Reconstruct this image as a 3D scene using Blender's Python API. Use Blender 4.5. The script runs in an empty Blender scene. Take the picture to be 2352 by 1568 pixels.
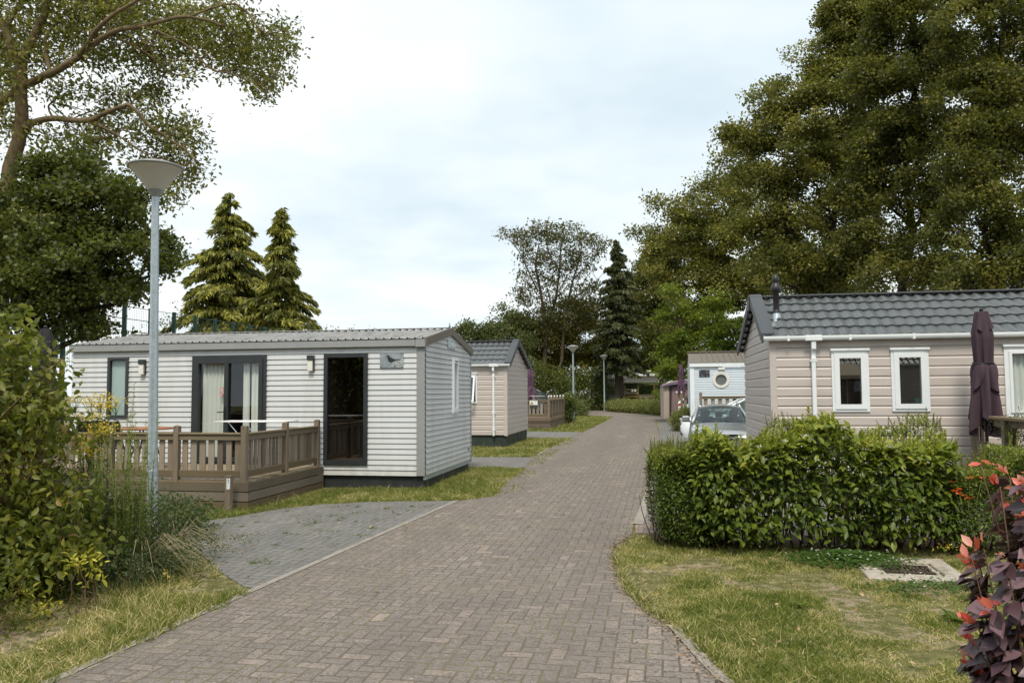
import bpy, bmesh, math, random
import numpy as np
from mathutils import Vector, Matrix
sc = bpy.context.scene
col = sc.collection
R_ = math.radians
rng = np.random.default_rng(7)
random.seed(7)
ANG = R_(10.5)                      # the plots are laid out on a grid turned by this much
UX = np.array([math.cos(ANG), -math.sin(ANG), 0.])   # along the fronts, to the right
UY = np.array([math.sin(ANG), math.cos(ANG), 0.])    # away from the viewer
CAMH = 1.75
# ------------------------------------------------------------------ camera
F_PX = 1818.; PITCH = math.atan(115 / 1818.); ROLL = 0.0066
_F = np.array([0, math.cos(PITCH), math.sin(PITCH)])
_U0 = np.array([0, -math.sin(PITCH), math.cos(PITCH)]); _R0 = np.array([1., 0, 0])
_R = _R0 * math.cos(ROLL) - _U0 * math.sin(ROLL)
_U = _U0 * math.cos(ROLL) + _R0 * math.sin(ROLL)
cam = bpy.data.cameras.new('camera'); camo = bpy.data.objects.new('camera', cam); col.objects.link(camo)
cam.sensor_width = 36; cam.lens = F_PX / 2352 * 36; cam.clip_end = 900; cam.clip_start = 0.05
M = Matrix.Identity(4)
for i in range(3):
    M[i][0] = _R[i]; M[i][1] = _U[i]; M[i][2] = -_F[i]
M[2][3] = CAMH
camo.matrix_world = M
sc.camera = camo

def at(x, y, Y):
    """point at survey bearing (x, y) and distance Y"""
    d = _F * F_PX + _R * (x - 1176) + _U * (784 - y)
    return np.array([0, 0, CAMH]) + d * (Y / d[1])

# ------------------------------------------------------------------ materials
MATS = {}
class NT:
    def __init__(s, m):
        m.use_nodes = True; s.t = m.node_tree; s.n = s.t.nodes; s.n.clear()
    def add(s, typ, **kw):
        n = s.n.new(typ)
        for k, v in kw.items():
            if k.startswith('i_'):
                key = k[2:]
                key = int(key) if key.isdigit() else key.replace('_', ' ')
                s.put(n.inputs[key], v)
            else: setattr(n, k, v)
        return n
    def put(s, inp, v):
        if isinstance(v, bpy.types.NodeSocket): s.t.links.new(v, inp)
        elif isinstance(v, bpy.types.Node): s.t.links.new(v.outputs[0], inp)
        else:
            if isinstance(v, (tuple, list)) and len(v) == 3 and len(inp.default_value) == 4: v = (*v, 1)
            inp.default_value = v
    def math(s, op, a, b=0., c=None):
        n = s.n.new('ShaderNodeMath'); n.operation = op
        s.put(n.inputs[0], a); s.put(n.inputs[1], b)
        if c is not None: s.put(n.inputs[2], c)
        return n.outputs[0]
    def mix(s, f, a, b, mode='MIX'):
        n = s.n.new('ShaderNodeMix'); n.data_type = 'RGBA'; n.blend_type = mode
        s.put(n.inputs[0], f); s.put(n.inputs[6], a); s.put(n.inputs[7], b)
        return n.outputs[2]
    def noise(s, vec, scale, detail=4, rough=.55, out=0):
        n = s.n.new('ShaderNodeTexNoise'); s.put(n.inputs['Scale'], scale); n.inputs['Detail'].default_value = detail
        n.inputs['Roughness'].default_value = rough
        if vec is not None: s.put(n.inputs['Vector'], vec)
        return n.outputs[out]
    def ramp(s, f, *stops):
        n = s.n.new('ShaderNodeValToRGB'); e = n.color_ramp.elements
        while len(e) < len(stops): e.new(0.5)
        for el, (p, c) in zip(e, stops):
            el.position = p; el.color = (*c, 1) if not isinstance(c, (int, float)) else (c, c, c, 1)
        s.put(n.inputs[0], f); return n.outputs[0]
    def coord(s, which='Object', scale=None, rot=None):
        n = s.n.new('ShaderNodeTexCoord'); o = n.outputs[which]
        if scale or rot:
            m = s.n.new('ShaderNodeMapping'); s.t.links.new(o, m.inputs[0])
            if scale: m.inputs['Scale'].default_value = scale
            if rot: m.inputs['Rotation'].default_value = rot
            o = m.outputs[0]
        return o
    def pos(s): return s.n.new('ShaderNodeNewGeometry').outputs['Position']
    def out(s, shader):
        o = s.n.new('ShaderNodeOutputMaterial'); s.put(o.inputs[0], shader)
    def bsdf(s, color, rough=.6, metal=0., spec=.5, bump=None, bstr=.3, bdist=.01, **kw):
        b = s.n.new('ShaderNodeBsdfPrincipled'); s.put(b.inputs['Base Color'], color)
        s.put(b.inputs['Roughness'], rough); s.put(b.inputs['Metallic'], metal)
        b.inputs['Specular IOR Level'].default_value = spec
        if bump is not None:
            bn = s.n.new('ShaderNodeBump'); bn.inputs['Strength'].default_value = bstr
            bn.inputs['Distance'].default_value = bdist; s.put(bn.inputs['Height'], bump)
            s.t.links.new(bn.outputs[0], b.inputs['Normal'])
        for k, v in kw.items(): s.put(b.inputs[k.replace('_', ' ')], v)
        return b

def mat(name):
    m = bpy.data.materials.new(name); MATS[name] = m; return m, NT(m)

def plain(name, c, rough=.55, metal=0, var=.12, scale=6, spec=.5, bump=.0, dirt=None, stretch=None, bscale=60):
    m, t = mat(name)
    v = t.coord('Object', stretch)
    n = t.noise(v, scale, 6, .6)
    a = tuple(x * (1 - var) for x in c); b = tuple(min(1, x * (1 + var)) for x in c)
    cc = t.ramp(n, (.3, a), (.7, b))
    if dirt:
        d = t.noise(v, scale * .35, 8, .7)
        cc = t.mix(t.math('MULTIPLY', t.ramp(d, (.5, 0.), (.72, 1.)), dirt[1]), cc, dirt[0])
    h = t.noise(v, bscale, 3) if bump else None
    rr = t.math('ADD', t.math('MULTIPLY', n, .2), rough - .1)
    t.out(t.bsdf(cc, rr, metal, spec, h, bump, .004))
    return m

def splash(name, col_, zt):
    # dried rain splash and algae low on the boards
    m = MATS[name]; t = NT.__new__(NT); t.t = m.node_tree; t.n = t.t.nodes
    b = [n for n in t.n if n.type == 'BSDF_PRINCIPLED'][0]; src = b.inputs['Base Color'].links[0].from_socket
    o = t.coord(); z = t.add('ShaderNodeSeparateXYZ', i_0=o).outputs[2]
    k = t.math('ADD', t.math('DIVIDE', t.math('SUBTRACT', z, .2), zt), t.math('MULTIPLY', t.noise(o, 7, 7, .75), 1.1))
    t.put(b.inputs['Base Color'], t.mix(t.ramp(k, (.42, .6), (.85, 0.)), src, col_))

def wood(name, c1, c2, sc_=3., rough=.8, axis='Z', groove=0, moss=.25):
    m, t = mat(name)
    st = {'X': (1, 14, 14), 'Y': (14, 1, 14), 'Z': (14, 14, 1)}[axis]
    v = t.coord('Object', st); o = t.coord('Object')
    # every board its own tone
    ri = t.add('ShaderNodeNewGeometry').outputs['Random Per Island']
    n = t.noise(v, sc_, 8, .65)
    cc = t.ramp(n, (.25, c1), (.75, c2))
    cc = t.mix(t.math('MULTIPLY', ri, .75), cc, tuple(.40 * x for x in c1))
    rj = t.ramp(t.math('FRACT', t.math('MULTIPLY', ri, 7.3)), (.6, 0.), (1., .55))
    cc = t.mix(rj, cc, (.36, .33, .29))
    ms = t.ramp(t.noise(o, 2.2, 6, .7), (.5, 0.), (.75, 1.))
    cc = t.mix(t.math('MULTIPLY', ms, moss), cc, (.10, .10, .035))
    h = n
    if groove:
        w = t.add('ShaderNodeSeparateXYZ', i_0=o).outputs[2]
        g = t.math('PINGPONG', w, groove / 2)
        g = t.math('DIVIDE', g, groove / 2)
        line = t.ramp(g, (.25, 0.), (.5, 1.))
        cc = t.mix(t.math('SUBTRACT', 1, line), cc, (.03, .02, .013))
        h = t.math('ADD', t.math('MULTIPLY', n, .3), line)
    t.out(t.bsdf(cc, rough, 0, .25, h, .5, .004)); return m

def foliage(name, stops, trans=.35, rough=.5, var='v', spec=.35, yellow=None):
    """stops: colours across the random value stored per leaf"""
    m, t = mat(name)
    a = t.add('ShaderNodeAttribute', attribute_name=var)
    cc = t.ramp(a.outputs['Fac'], *stops)
    b = t.bsdf(cc, rough, 0, spec)
    tr = t.add('ShaderNodeBsdfTranslucent', i_0=t.mix(.5, cc, (.20, .24, .02), 'ADD'))
    mx = t.add('ShaderNodeMixShader', i_0=trans, i_1=b, i_2=tr)
    t.out(mx); return m

def glass(name, tint=(.8, .86, .85), rough=.0, strength=1.):
    m, t = mat(name)
    tr = t.add('ShaderNodeBsdfTransparent', i_0=tint)
    gl = t.add('ShaderNodeBsdfGlossy', i_0=(.9, .93, .95), i_1=rough)
    lw = t.add('ShaderNodeLayerWeight', i_0=.5)
    f = t.math('ADD', t.math('MULTIPLY', t.math('POWER', lw.outputs['Facing'], 4.), .9), .075 * strength)
    t.out(t.add('ShaderNodeMixShader', i_0=f, i_1=tr, i_2=gl)); return m

def herring(name, bw, base, tones, joint, moss, gloss=.85, speck=.4):
    """herringbone of 2:1 clinkers on the plot grid; bw = brick width"""
    m, t = mat(name)
    p = t.pos()
    mp = t.add('ShaderNodeMapping', i_0=p); mp.inputs['Rotation'].default_value = (0, 0, ANG)
    wob = t.noise(p, 3.0, 2, .5, 1)
    wv = t.n.new('ShaderNodeVectorMath'); wv.operation = 'MULTIPLY_ADD'
    t.put(wv.inputs[0], wob); wv.inputs[1].default_value = (.02, .02, 0); t.put(wv.inputs[2], mp)
    s = t.add('ShaderNodeSeparateXYZ', i_0=wv.outputs[0])
    x = t.math('DIVIDE', s.outputs[0], bw); y = t.math('DIVIDE', s.outputs[1], bw)
    i = t.math('FLOOR', x); j = t.math('FLOOR', y)
    fx = t.math('SUBTRACT', x, i); fy = t.math('SUBTRACT', y, j)
    k = t.math('FLOORED_MODULO', t.math('ADD', t.math('SUBTRACT', i, j), .5), 4.)
    def sel(lo): return t.math('MULTIPLY', t.math('GREATER_THAN', k, lo), t.math('LESS_THAN', k, lo + 1))
    k0, k1, k2, k3 = [sel(float(q)) for q in range(4)]
    # k0 left half / k1 right half of a lying brick; k3 lower / k2 upper half of a standing one
    bi = t.math('SUBTRACT', i, k1); bj = t.math('SUBTRACT', j, k2)
    # distance to brick edge in brick widths
    dl = t.math('ADD', fx, t.math('MULTIPLY', k1, 1.)); dr = t.math('ADD', t.math('SUBTRACT', 1, fx), k0)
    db = t.math('ADD', fy, k2); dt = t.math('ADD', t.math('SUBTRACT', 1, fy), k3)
    d = t.math('MINIMUM', t.math('MINIMUM', dl, dr), t.math('MINIMUM', db, dt))
    cx = t.add('ShaderNodeCombineXYZ', i_0=bi, i_1=bj, i_2=t.math('ADD', k2, k3))
    wn = t.add('ShaderNodeTexWhiteNoise', i_0=cx); wn.noise_dimensions = '3D'
    tone = t.ramp(wn.outputs['Value'], *tones)
    big = t.noise(p, .5, 5, .6)
    tone = t.mix(t.ramp(big, (.3, .2), (.6, .6)), tone, base)
    sp = t.noise(p, 52, 4, .85)
    spk = t.ramp(sp, (.55, 0.), (.62, 1.))
    rare = t.math('GREATER_THAN', t.add('ShaderNodeSeparateColor', i_0=wn.outputs['Color']).outputs[1], .94)
    tone = t.mix(t.math('MULTIPLY', spk, t.math('ADD', speck, t.math('MULTIPLY', rare, .5))), tone, (.46, .42, .39))
    drk = t.ramp(t.noise(p, 38, 4, .8), (.36, speck * 1.7), (.47, 0.))
    tone = t.mix(drk, tone, (.06, .05, .045))
    jn = t.noise(p, 30, 4, .75)
    jw = t.math('SUBTRACT', t.math('MULTIPLY', jn, .17), .055)
    mask = t.math('SMOOTH_MIN', 1., t.math('MAXIMUM', 0., t.math('DIVIDE', t.math('SUBTRACT', d, jw), .05)), .1)
    mo = t.ramp(t.noise(p, 1.3, 5, .7), (.44, 0.), (.68, 1.))
    jc = t.mix(mo, joint, moss)
    cc = t.mix(mask, jc, tone)
    # blotches of grime, and moss creeping over
    gr = t.ramp(t.noise(p, .7, 8, .8), (.48, 0.), (.72, .5))
    cc = t.mix(gr, cc, tuple(.55 * q for q in base))
    wm = t.add('ShaderNodeMapping', i_0=mp); wm.inputs['Scale'].default_value = (1.3, .07, 1)
    wear = t.ramp(t.noise(wm, 1., 5, .6), (.42, .0), (.62, .38))
    cc = t.mix(wear, cc, tuple(.62 * q for q in base))
    h = t.math('ADD', t.math('MULTIPLY', mask, 1.), t.math('MULTIPLY', sp, .35))
    h = t.math('ADD', h, t.math('MULTIPLY', wn.outputs['Value'], .35))
    t.out(t.bsdf(cc, gloss, 0, .3, h, .7, .006)); return m

herring('road_clinkers', .105, (.195, .167, .148),
        [(0, (.135, .115, .102)), (.35, (.198, .168, .149)), (.6, (.172, .149, .136)), (.88, (.232, .190, .168)), (.97, (.33, .262, .225))],
        (.105, .085, .062), (.17, .155, .05), speck=.58)
herring('grey_clinkers', .105, (.172, .168, .165),
        [(0, (.145, .14, .135)), (.5, (.178, .172, .165)), (1, (.215, .207, .195))],
        (.075, .065, .05), (.11, .10, .035), speck=.12)
herring('pink_clinkers', .07, (.27, .20, .175), [(0, (.22, .16, .14)), (.5, (.28, .21, .185)), (1, (.33, .26, .23))],
        (.1, .085, .06), (.15, .14, .04), speck=.3)

def ground_mat():
    m, t = mat('lawn_ground'); p = t.pos()
    a = t.noise(p, 1.1, 8, .7); b = t.noise(p, 9, 6, .7); c = t.noise(p, 70, 3, .7)
    g = t.ramp(b, (.3, (.06, .065, .025)), (.5, (.13, .125, .05)), (.7, (.28, .235, .14)))
    soil = t.ramp(c, (.35, (.19, .145, .10)), (.65, (.37, .30, .22)))
    f = t.ramp(t.math('ADD', t.math('MULTIPLY', a, .75), t.math('MULTIPLY', b, .35)), (.56, 0.), (.63, 1.))
    t.out(t.bsdf(t.mix(f, g, soil), .95, 0, .1, t.math('ADD', b, t.math('MULTIPLY', c, .5)), .8, .03))
ground_mat()
plain('kerb_concrete', (.25, .225, .20), .9, var=.2, scale=12, bump=.5, dirt=((.12, .10, .07), .6))
plain('manhole_concrete', (.36, .32, .27), .9, var=.25, scale=14, bump=.6, dirt=((.14, .12, .09), .7))
plain('bark_soil', (.09, .06, .04), .95, var=.5, scale=25, bump=1.)
plain('white_cladding', (.555, .575, .59), .45, var=.04, scale=1.2, bump=.05, dirt=((.40, .38, .32), .5), stretch=(4, 4, .7))
plain('beige_cladding', (.50, .447, .418), .5, var=.07, scale=3.5, bump=.08, dirt=((.38, .33, .27), .35), stretch=(.25, .25, 2.5))
plain('pale_cladding', (.55, .62, .68), .45, var=.04, scale=1.2)
splash('white_cladding', (.36, .35, .27), .75); splash('beige_cladding', (.34, .30, .22), .75)
plain('far_cladding', (.55, .53, .52), .5, var=.05, scale=1.2)
plain('grey_trim', (.27, .28, .285), .45, var=.07, scale=4)
plain('brown_trim', (.155, .135, .115), .5, var=.07, scale=4)
plain('sheet_roof', (.37, .365, .36), .38, .1, var=.15, scale=5, dirt=((.10, .085, .07), .75), stretch=(3, .6, 1))
plain('dark_skirting', (.020, .024, .026), .6, var=.2, scale=8, dirt=((.05, .05, .035), .4))
plain('green_skirting', (.022, .034, .028), .6, var=.25, scale=5, dirt=((.06, .055, .035), .5))
plain('galvanised', (.40, .46, .50), .42, .55, var=.14, scale=28, dirt=((.22, .22, .20), .3))
plain('anthracite', (.026, .030, .034), .4, var=.1)
plain('white_upvc', (.74, .78, .80), .35, var=.03)
plain('cream_upvc', (.70, .68, .63), .4, var=.03)
plain('tile_roof', (.118, .128, .134), .36, .3, var=.1, scale=3, dirt=((.06, .05, .035), .3))
plain('roof_dark', (.05, .055, .062), .45, var=.1)
plain('purple_cloth', (.088, .045, .075), .85, var=.15, scale=9, bump=.3, bscale=200)
plain('plum_cloth', (.050, .028, .040), .85, var=.12, scale=9, bump=.3, bscale=200)
plain('black_cloth', (.012, .012, .014), .85, var=.15)
plain('black_plastic', (.015, .015, .016), .45, var=.1)
plain('white_plastic', (.75, .75, .74), .45, var=.05)
plain('curtain', (.82, .79, .76), .9, var=.05, scale=3)
plain('blind', (.52, .60, .60), .8, var=.03)
plain('interior', (.17, .12, .10), .8, var=.3, scale=1.5)
plain('tan_cloth', (.50, .42, .30), .85, var=.05)
plain('rattan', (.62, .62, .60), .6, var=.1, scale=20)
plain('bark', (.11, .085, .055), .95, var=.45, scale=9, bump=1., dirt=((.13, .13, .05), .5), stretch=(1, 1, .3), bscale=18)
plain('orange_bark', (.135, .092, .048), .95, var=.4, scale=7, bump=1., dirt=((.10, .11, .035), .6), stretch=(1, 1, .3), bscale=14)
plain('dark_bark', (.045, .034, .025), .95, var=.4, scale=9, bump=1., bscale=18, stretch=(1, 1, .3))
plain('twig', (.10, .06, .035), .9, var=.3, scale=20)
plain('pale_twig', (.26, .22, .14), .9, var=.3, scale=20)
plain('green_stem', (.12, .15, .03), .8, var=.3, scale=20)
plain('fence_green', (.010, .045, .035), .5, var=.1)
plain('rubber', (.02, .02, .02), .85)
plain('rim_metal', (.35, .36, .37), .3, .9)
plain('chrome', (.6, .6, .6), .12, 1)
plain('seat_cloth', (.055, .055, .06), .9)
plain('purple_sheet', (.17, .13, .22), .5, var=.1)
plain('mauve_boards', (.21, .145, .15), .6, var=.12, scale=3, stretch=(6, 6, .4))
plain('tan_boards', (.40, .33, .28), .6, var=.1, scale=3, stretch=(6, 6, .4))
plain('terracotta', (.30, .12, .06), .8)
plain('sign_white', (.72, .74, .73), .5, var=.03)
plain('sign_yellow', (.65, .48, .04), .5, var=.03)
plain('sign_red', (.60, .02, .03), .5, var=.03)
plain('sign_black', (.02, .02, .02), .5)
plain('plate_blue', (.32, .42, .46), .5, var=.06, scale=20)
plain('grate_iron', (.07, .055, .045), .8, .5, var=.3, scale=20)
plain('slate_roof', (.065, .065, .07), .7, var=.15)
wood('weathered_wood', (.20, .155, .115), (.36, .29, .22), axis='Z')
wood('rail_wood', (.20, .15, .09), (.38, .30, .19), axis='X')
wood('rail_wood_deep', (.20, .15, .09), (.38, .30, .19), axis='Y')
wood('grooved_wood', (.21, .155, .09), (.38, .29, .17), axis='X', groove=.0135)
wood('grooved_wood_deep', (.21, .155, .09), (.38, .29, .17), axis='Y', groove=.0135)
wood('plain_boards', (.13, .095, .07), (.24, .18, .14), axis='X')
wood('mossy_boards', (.13, .10, .035), (.24, .18, .07), axis='X', moss=.6)
glass('pane_glass'); glass('car_glass', (.42, .50, .47), strength=.85); glass('dark_glass', (.55, .55, .55), strength=1.9)
def carpaint(name, c, flake=.6):
    m, t = mat(name)
    n = t.noise(t.coord(), 900, 1)
    cc = t.mix(t.ramp(n, (.4, 0.), (.6, .25)), c, tuple(min(1, 1.4 * q) for q in c))
    t.out(t.bsdf(cc, .32, flake, .5, Coat_Weight=.8, Coat_Roughness=.05))
carpaint('silver_paint', (.36, .38, .40), .7); carpaint('white_paint', (.68, .72, .75), .0); carpaint('dark_paint', (.02, .035, .035), .4)
def lens(name, c):
    m, t = mat(name); t.out(t.bsdf(c, .12, 0, .5, Coat_Weight=1.))
lens('red_lens', (.45, .04, .02)); lens('orange_lens', (.75, .22, .05)); lens('clear_lens', (.55, .6, .62))
def diffuser():
    m, t = mat('lamp_diffuser')
    o = t.coord(); s = t.add('ShaderNodeSeparateXYZ', i_0=o)
    an = t.math('ARCTAN2', s.outputs[1], s.outputs[0])
    rb = t.math('SINE', t.math('MULTIPLY', an, 110.))
    cc = t.mix(t.ramp(t.noise(o, 5, 5), (.4, 0.), (.7, .5)), (.78, .75, .70), (.55, .50, .43))
    b = t.bsdf(cc, .22, 0, .5, rb, .35, .004)
    tr = t.add('ShaderNodeBsdfTranslucent', i_0=(.92, .90, .87))
    tp = t.add('ShaderNodeBsdfTransparent', i_0=(.8, .8, .78))
    mx = t.add('ShaderNodeMixShader', i_0=.62, i_1=b, i_2=tr)
    t.out(t.add('ShaderNodeMixShader', i_0=.18, i_1=mx, i_2=tp))
diffuser()
# leaf colours (real leaf albedos)
foliage('oak_leaf', [(0, (.022, .030, .008)), (.5, (.080, .086, .017)), (.85, (.20, .185, .035)), (1, (.30, .23, .055))])
foliage('oak_leaf_dark', [(0, (.030, .045, .012)), (.6, (.072, .090, .018)), (1, (.17, .17, .04))])
foliage('oak_leaf_olive', [(0, (.032, .040, .010)), (.5, (.115, .120, .024)), (1, (.32, .285, .06))])
foliage('maple_leaf', [(0, (.040, .075, .010)), (.5, (.11, .155, .016)), (1, (.24, .27, .03))])
foliage('cedar_leaf', [(0, (.055, .065, .014)), (.5, (.155, .16, .028)), (1, (.38, .36, .06))], .25)
foliage('spruce_leaf', [(0, (.024, .036, .012)), (.6, (.055, .068, .022)), (1, (.12, .12, .04))], .15)
foliage('sparse_leaf', [(0, (.030, .036, .010)), (.6, (.060, .062, .018)), (1, (.16, .09, .03))])
foliage('yellowing_leaf', [(0, (.07, .07, .014)), (.5, (.17, .16, .03)), (.85, (.30, .26, .05)), (1, (.46, .36, .07))])
foliage('far_leaf', [(0, (.045, .065, .022)), (.6, (.085, .105, .035)), (1, (.14, .14, .05))])
foliage('laurel_leaf', [(0, (.02, .045, .008)), (.5, (.06, .09, .012)), (.8, (.17, .19, .025)), (1, (.36, .36, .05))], .2, .3, spec=.6)
foliage('dogwood_leaf', [(0, (.032, .060, .010)), (.45, (.095, .140, .018)), (.8, (.20, .235, .028)), (1, (.32, .33, .045))], .32, .42)
foliage('privet_leaf', [(0, (.028, .06, .010)), (.5, (.08, .125, .018)), (1, (.24, .26, .035))], .3, .38)
foliage('bush_leaf', [(0, (.045, .070, .012)), (.5, (.115, .135, .020)), (.85, (.21, .21, .03)), (.95, (.26, .23, .04)), (1, (.28, .12, .07))], .4, .45)
foliage('potentilla_leaf', [(0, (.09, .105, .03)), (.5, (.17, .19, .055)), (1, (.30, .29, .10))])
foliage('yew_leaf', [(0, (.018, .035, .008)), (.7, (.035, .06, .012)), (1, (.10, .13, .02))])
foliage('weed_leaf', [(0, (.06, .10, .012)), (.6, (.115, .16, .02)), (1, (.2, .22, .04))])
foliage('variegated_leaf', [(0, (.2, .24, .03)), (.5, (.45, .42, .05)), (1, (.62, .55, .10))])
foliage('cotoneaster_leaf', [(0, (.03, .06, .02)), (.6, (.07, .10, .04)), (1, (.2, .19, .10))])
foliage('purple_leaf', [(0, (.030, .016, .022)), (.5, (.095, .050, .065)), (1, (.24, .14, .165))], .15, .4, spec=.5)
foliage('coral_leaf', [(0, (.50, .05, .045)), (.5, (.72, .17, .13)), (1, (.85, .40, .32))], .35, .4)
foliage('clover_leaf', [(0, (.045, .10, .02)), (1, (.10, .18, .04))])
foliage('grass_blade', [(0, (.050, .085, .012)), (.4, (.125, .165, .024)), (.7, (.26, .265, .06)), (1, (.62, .52, .28))], .35, .6)
foliage('yellow_petal', [(0, (.60, .42, .02)), (1, (.75, .62, .12))], .3)
foliage('white_petal', [(0, (.7, .7, .65)), (1, (.8, .8, .75))], .3)
foliage('red_petal', [(0, (.7, .06, .02)), (1, (.8, .2, .06))], .3)
foliage('orange_petal', [(0, (.6, .25, .08)), (1, (.7, .35, .15))], .3)
foliage('pink_bud', [(0, (.5, .1, .12)), (1, (.6, .3, .3))], .3)
# ------------------------------------------------------------------ objects
def tag(o, label=None, cat=None, group=None, kind=None):
    if label: o['label'] = label
    if cat: o['category'] = cat
    if group: o['group'] = group
    if kind: o['kind'] = kind
    return o

def empty(name, label, cat, loc=(0, 0, 0), rz=0., group=None):
    o = bpy.data.objects.new(name, None); col.objects.link(o)
    o.location = loc; o.rotation_euler = (0, 0, rz); o.empty_display_size = .2
    return tag(o, label, cat, group)

def link(name, me, parent=None):
    o = bpy.data.objects.new(name, me); col.objects.link(o)
    if parent is not None: o.parent = parent
    return o

def copy_tree(o, parent=None):
    c = o.copy(); col.objects.link(c); c.parent = parent
    for ch in list(o.children): copy_tree(ch, c)
    return c

def frame_z(d):
    d = Vector(d).normalized()
    q = d.to_track_quat('Z', 'Y')
    return q.to_matrix()

class MB:
    """collects shapes and links them as one mesh object"""
    def __init__(s): s.v = []; s.f = []; s.m = []; s.sm = []; s.mats = []; s.cur = 0; s.smooth = False
    def use(s, name):
        if name not in s.mats: s.mats.append(name)
        s.cur = s.mats.index(name); return s
    def face(s, idx):
        s.f.append(idx); s.m.append(s.cur); s.sm.append(s.smooth)
    def poly(s, pts):
        b = len(s.v); s.v += [tuple(p) for p in pts]; s.face(list(range(b, b + len(pts))))
    def box(s, x0, y0, z0, x1, y1, z1):
        b = len(s.v)
        s.v += [(x, y, z) for z in (z0, z1) for y in (y0, y1) for x in (x0, x1)]
        for q in ((0, 2, 3, 1), (4, 5, 7, 6), (0, 1, 5, 4), (2, 6, 7, 3), (0, 4, 6, 2), (1, 3, 7, 5)): s.face([b + i for i in q])
        return s
    def bbox(s, x0, y0, z0, x1, y1, z1, c=.004):
        """box with chamfered edges all round"""
        c = min(c, (x1 - x0) / 3, (y1 - y0) / 3, (z1 - z0) / 3)
        bm = bmesh.new(); bmesh.ops.create_cube(bm, size=1)
        for v in bm.verts: v.co = ((x0 + x1) / 2 + v.co.x * (x1 - x0), (y0 + y1) / 2 + v.co.y * (y1 - y0), (z0 + z1) / 2 + v.co.z * (z1 - z0))
        bmesh.ops.bevel(bm, geom=bm.edges[:], offset=c, segments=1, affect='EDGES')
        s.bm(bm); return s
    def bm(s, bm, mtx=None):
        if mtx is not None: bmesh.ops.transform(bm, matrix=mtx, verts=bm.verts)
        b = len(s.v); bm.verts.index_update()
        s.v += [tuple(v.co) for v in bm.verts]
        for f in bm.faces: s.face([b + v.index for v in f.verts])
        bm.free()
    def tube(s, pts, r, n=8, cap=True):
        """swept tube; r one value or one per point"""
        pts = [Vector(p) for p in pts]; k = len(pts)
        rs = r if hasattr(r, '__len__') else [r] * k
        base = len(s.v); sm = s.smooth; s.smooth = True
        up = None
        for i, p in enumerate(pts):
            d = (pts[min(i + 1, k - 1)] - pts[max(i - 1, 0)])
            if d.length < 1e-9: d = Vector((0, 0, 1))
            d.normalize()
            if up is None:
                up = Vector((1, 0, 0)) if abs(d.x) < .9 else Vector((0, 1, 0))
            a = (up - d * up.dot(d))
            if a.length < 1e-6: a = d.orthogonal()
            a.normalize(); b = d.cross(a); up = a
            for j in range(n):
                t = 2 * math.pi * j / n
                s.v.append(tuple(p + (a * math.cos(t) + b * math.sin(t)) * rs[i]))
        for i in range(k - 1):
            for j in range(n):
                s.face([base + i * n + j, base + i * n + (j + 1) % n, base + (i + 1) * n + (j + 1) % n, base + (i + 1) * n + j])
        s.smooth = False
        if cap:
            s.face([base + j for j in reversed(range(n))]); s.face([base + (k - 1) * n + j for j in range(n)])
        s.smooth = sm; return s
    def lathe(s, prof, n=32, c=(0, 0), wob=None):
        base = len(s.v); k = len(prof); sm = s.smooth; s.smooth = True
        for r, z in prof:
            for j in range(n):
                t = 2 * math.pi * j / n; rr = r * (wob(t, z) if wob else 1)
                s.v.append((c[0] + rr * math.cos(t), c[1] + rr * math.sin(t), z))
        for i in range(k - 1):
            for j in range(n):
                s.face([base + i * n + j, base + i * n + (j + 1) % n, base + (i + 1) * n + (j + 1) % n, base + (i + 1) * n + j])
        s.smooth = sm; return s
    def grid(s, fn, nu, nv):
        base = len(s.v); sm = s.smooth; s.smooth = True
        for i in range(nu + 1):
            for j in range(nv + 1): s.v.append(tuple(fn(i / nu, j / nv)))
        for i in range(nu):
            for j in range(nv):
                a = base + i * (nv + 1) + j; s.face([a, a + nv + 1, a + nv + 2, a + 1])
        s.smooth = sm; return s
    def build(s, name, m=None, parent=None, loc=None):
        me = bpy.data.meshes.new(name)
        me.from_pydata(s.v, [], s.f)
        if m is not None and not s.mats: s.mats = [m]
        for q in s.mats: me.materials.append(MATS[q])
        me.polygons.foreach_set('material_index', s.m); me.polygons.foreach_set('use_smooth', s.sm)
        me.update()
        bm = bmesh.new(); bm.from_mesh(me); bmesh.ops.recalc_face_normals(bm, faces=bm.faces); bm.to_mesh(me); bm.free()
        o = link(name, me, parent)
        if loc is not None: o.location = loc
        return o

def text_mesh(name, txt, size, m, parent, loc, rot, align='CENTER', depth=.001, bold=0.):
    cu = bpy.data.curves.new(name, 'FONT'); cu.body = txt; cu.size = size; cu.align_x = align; cu.align_y = 'CENTER'
    cu.extrude = depth; cu.offset = bold
    tmp = bpy.data.objects.new(name, cu); col.objects.link(tmp)
    dg = bpy.context.evaluated_depsgraph_get()
    me = bpy.data.meshes.new_from_object(tmp.evaluated_get(dg)); bpy.data.objects.remove(tmp)
    me.materials.clear(); me.materials.append(MATS[m])
    o = link(name, me, parent); o.location = loc; o.rotation_euler = rot
    return o

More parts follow.
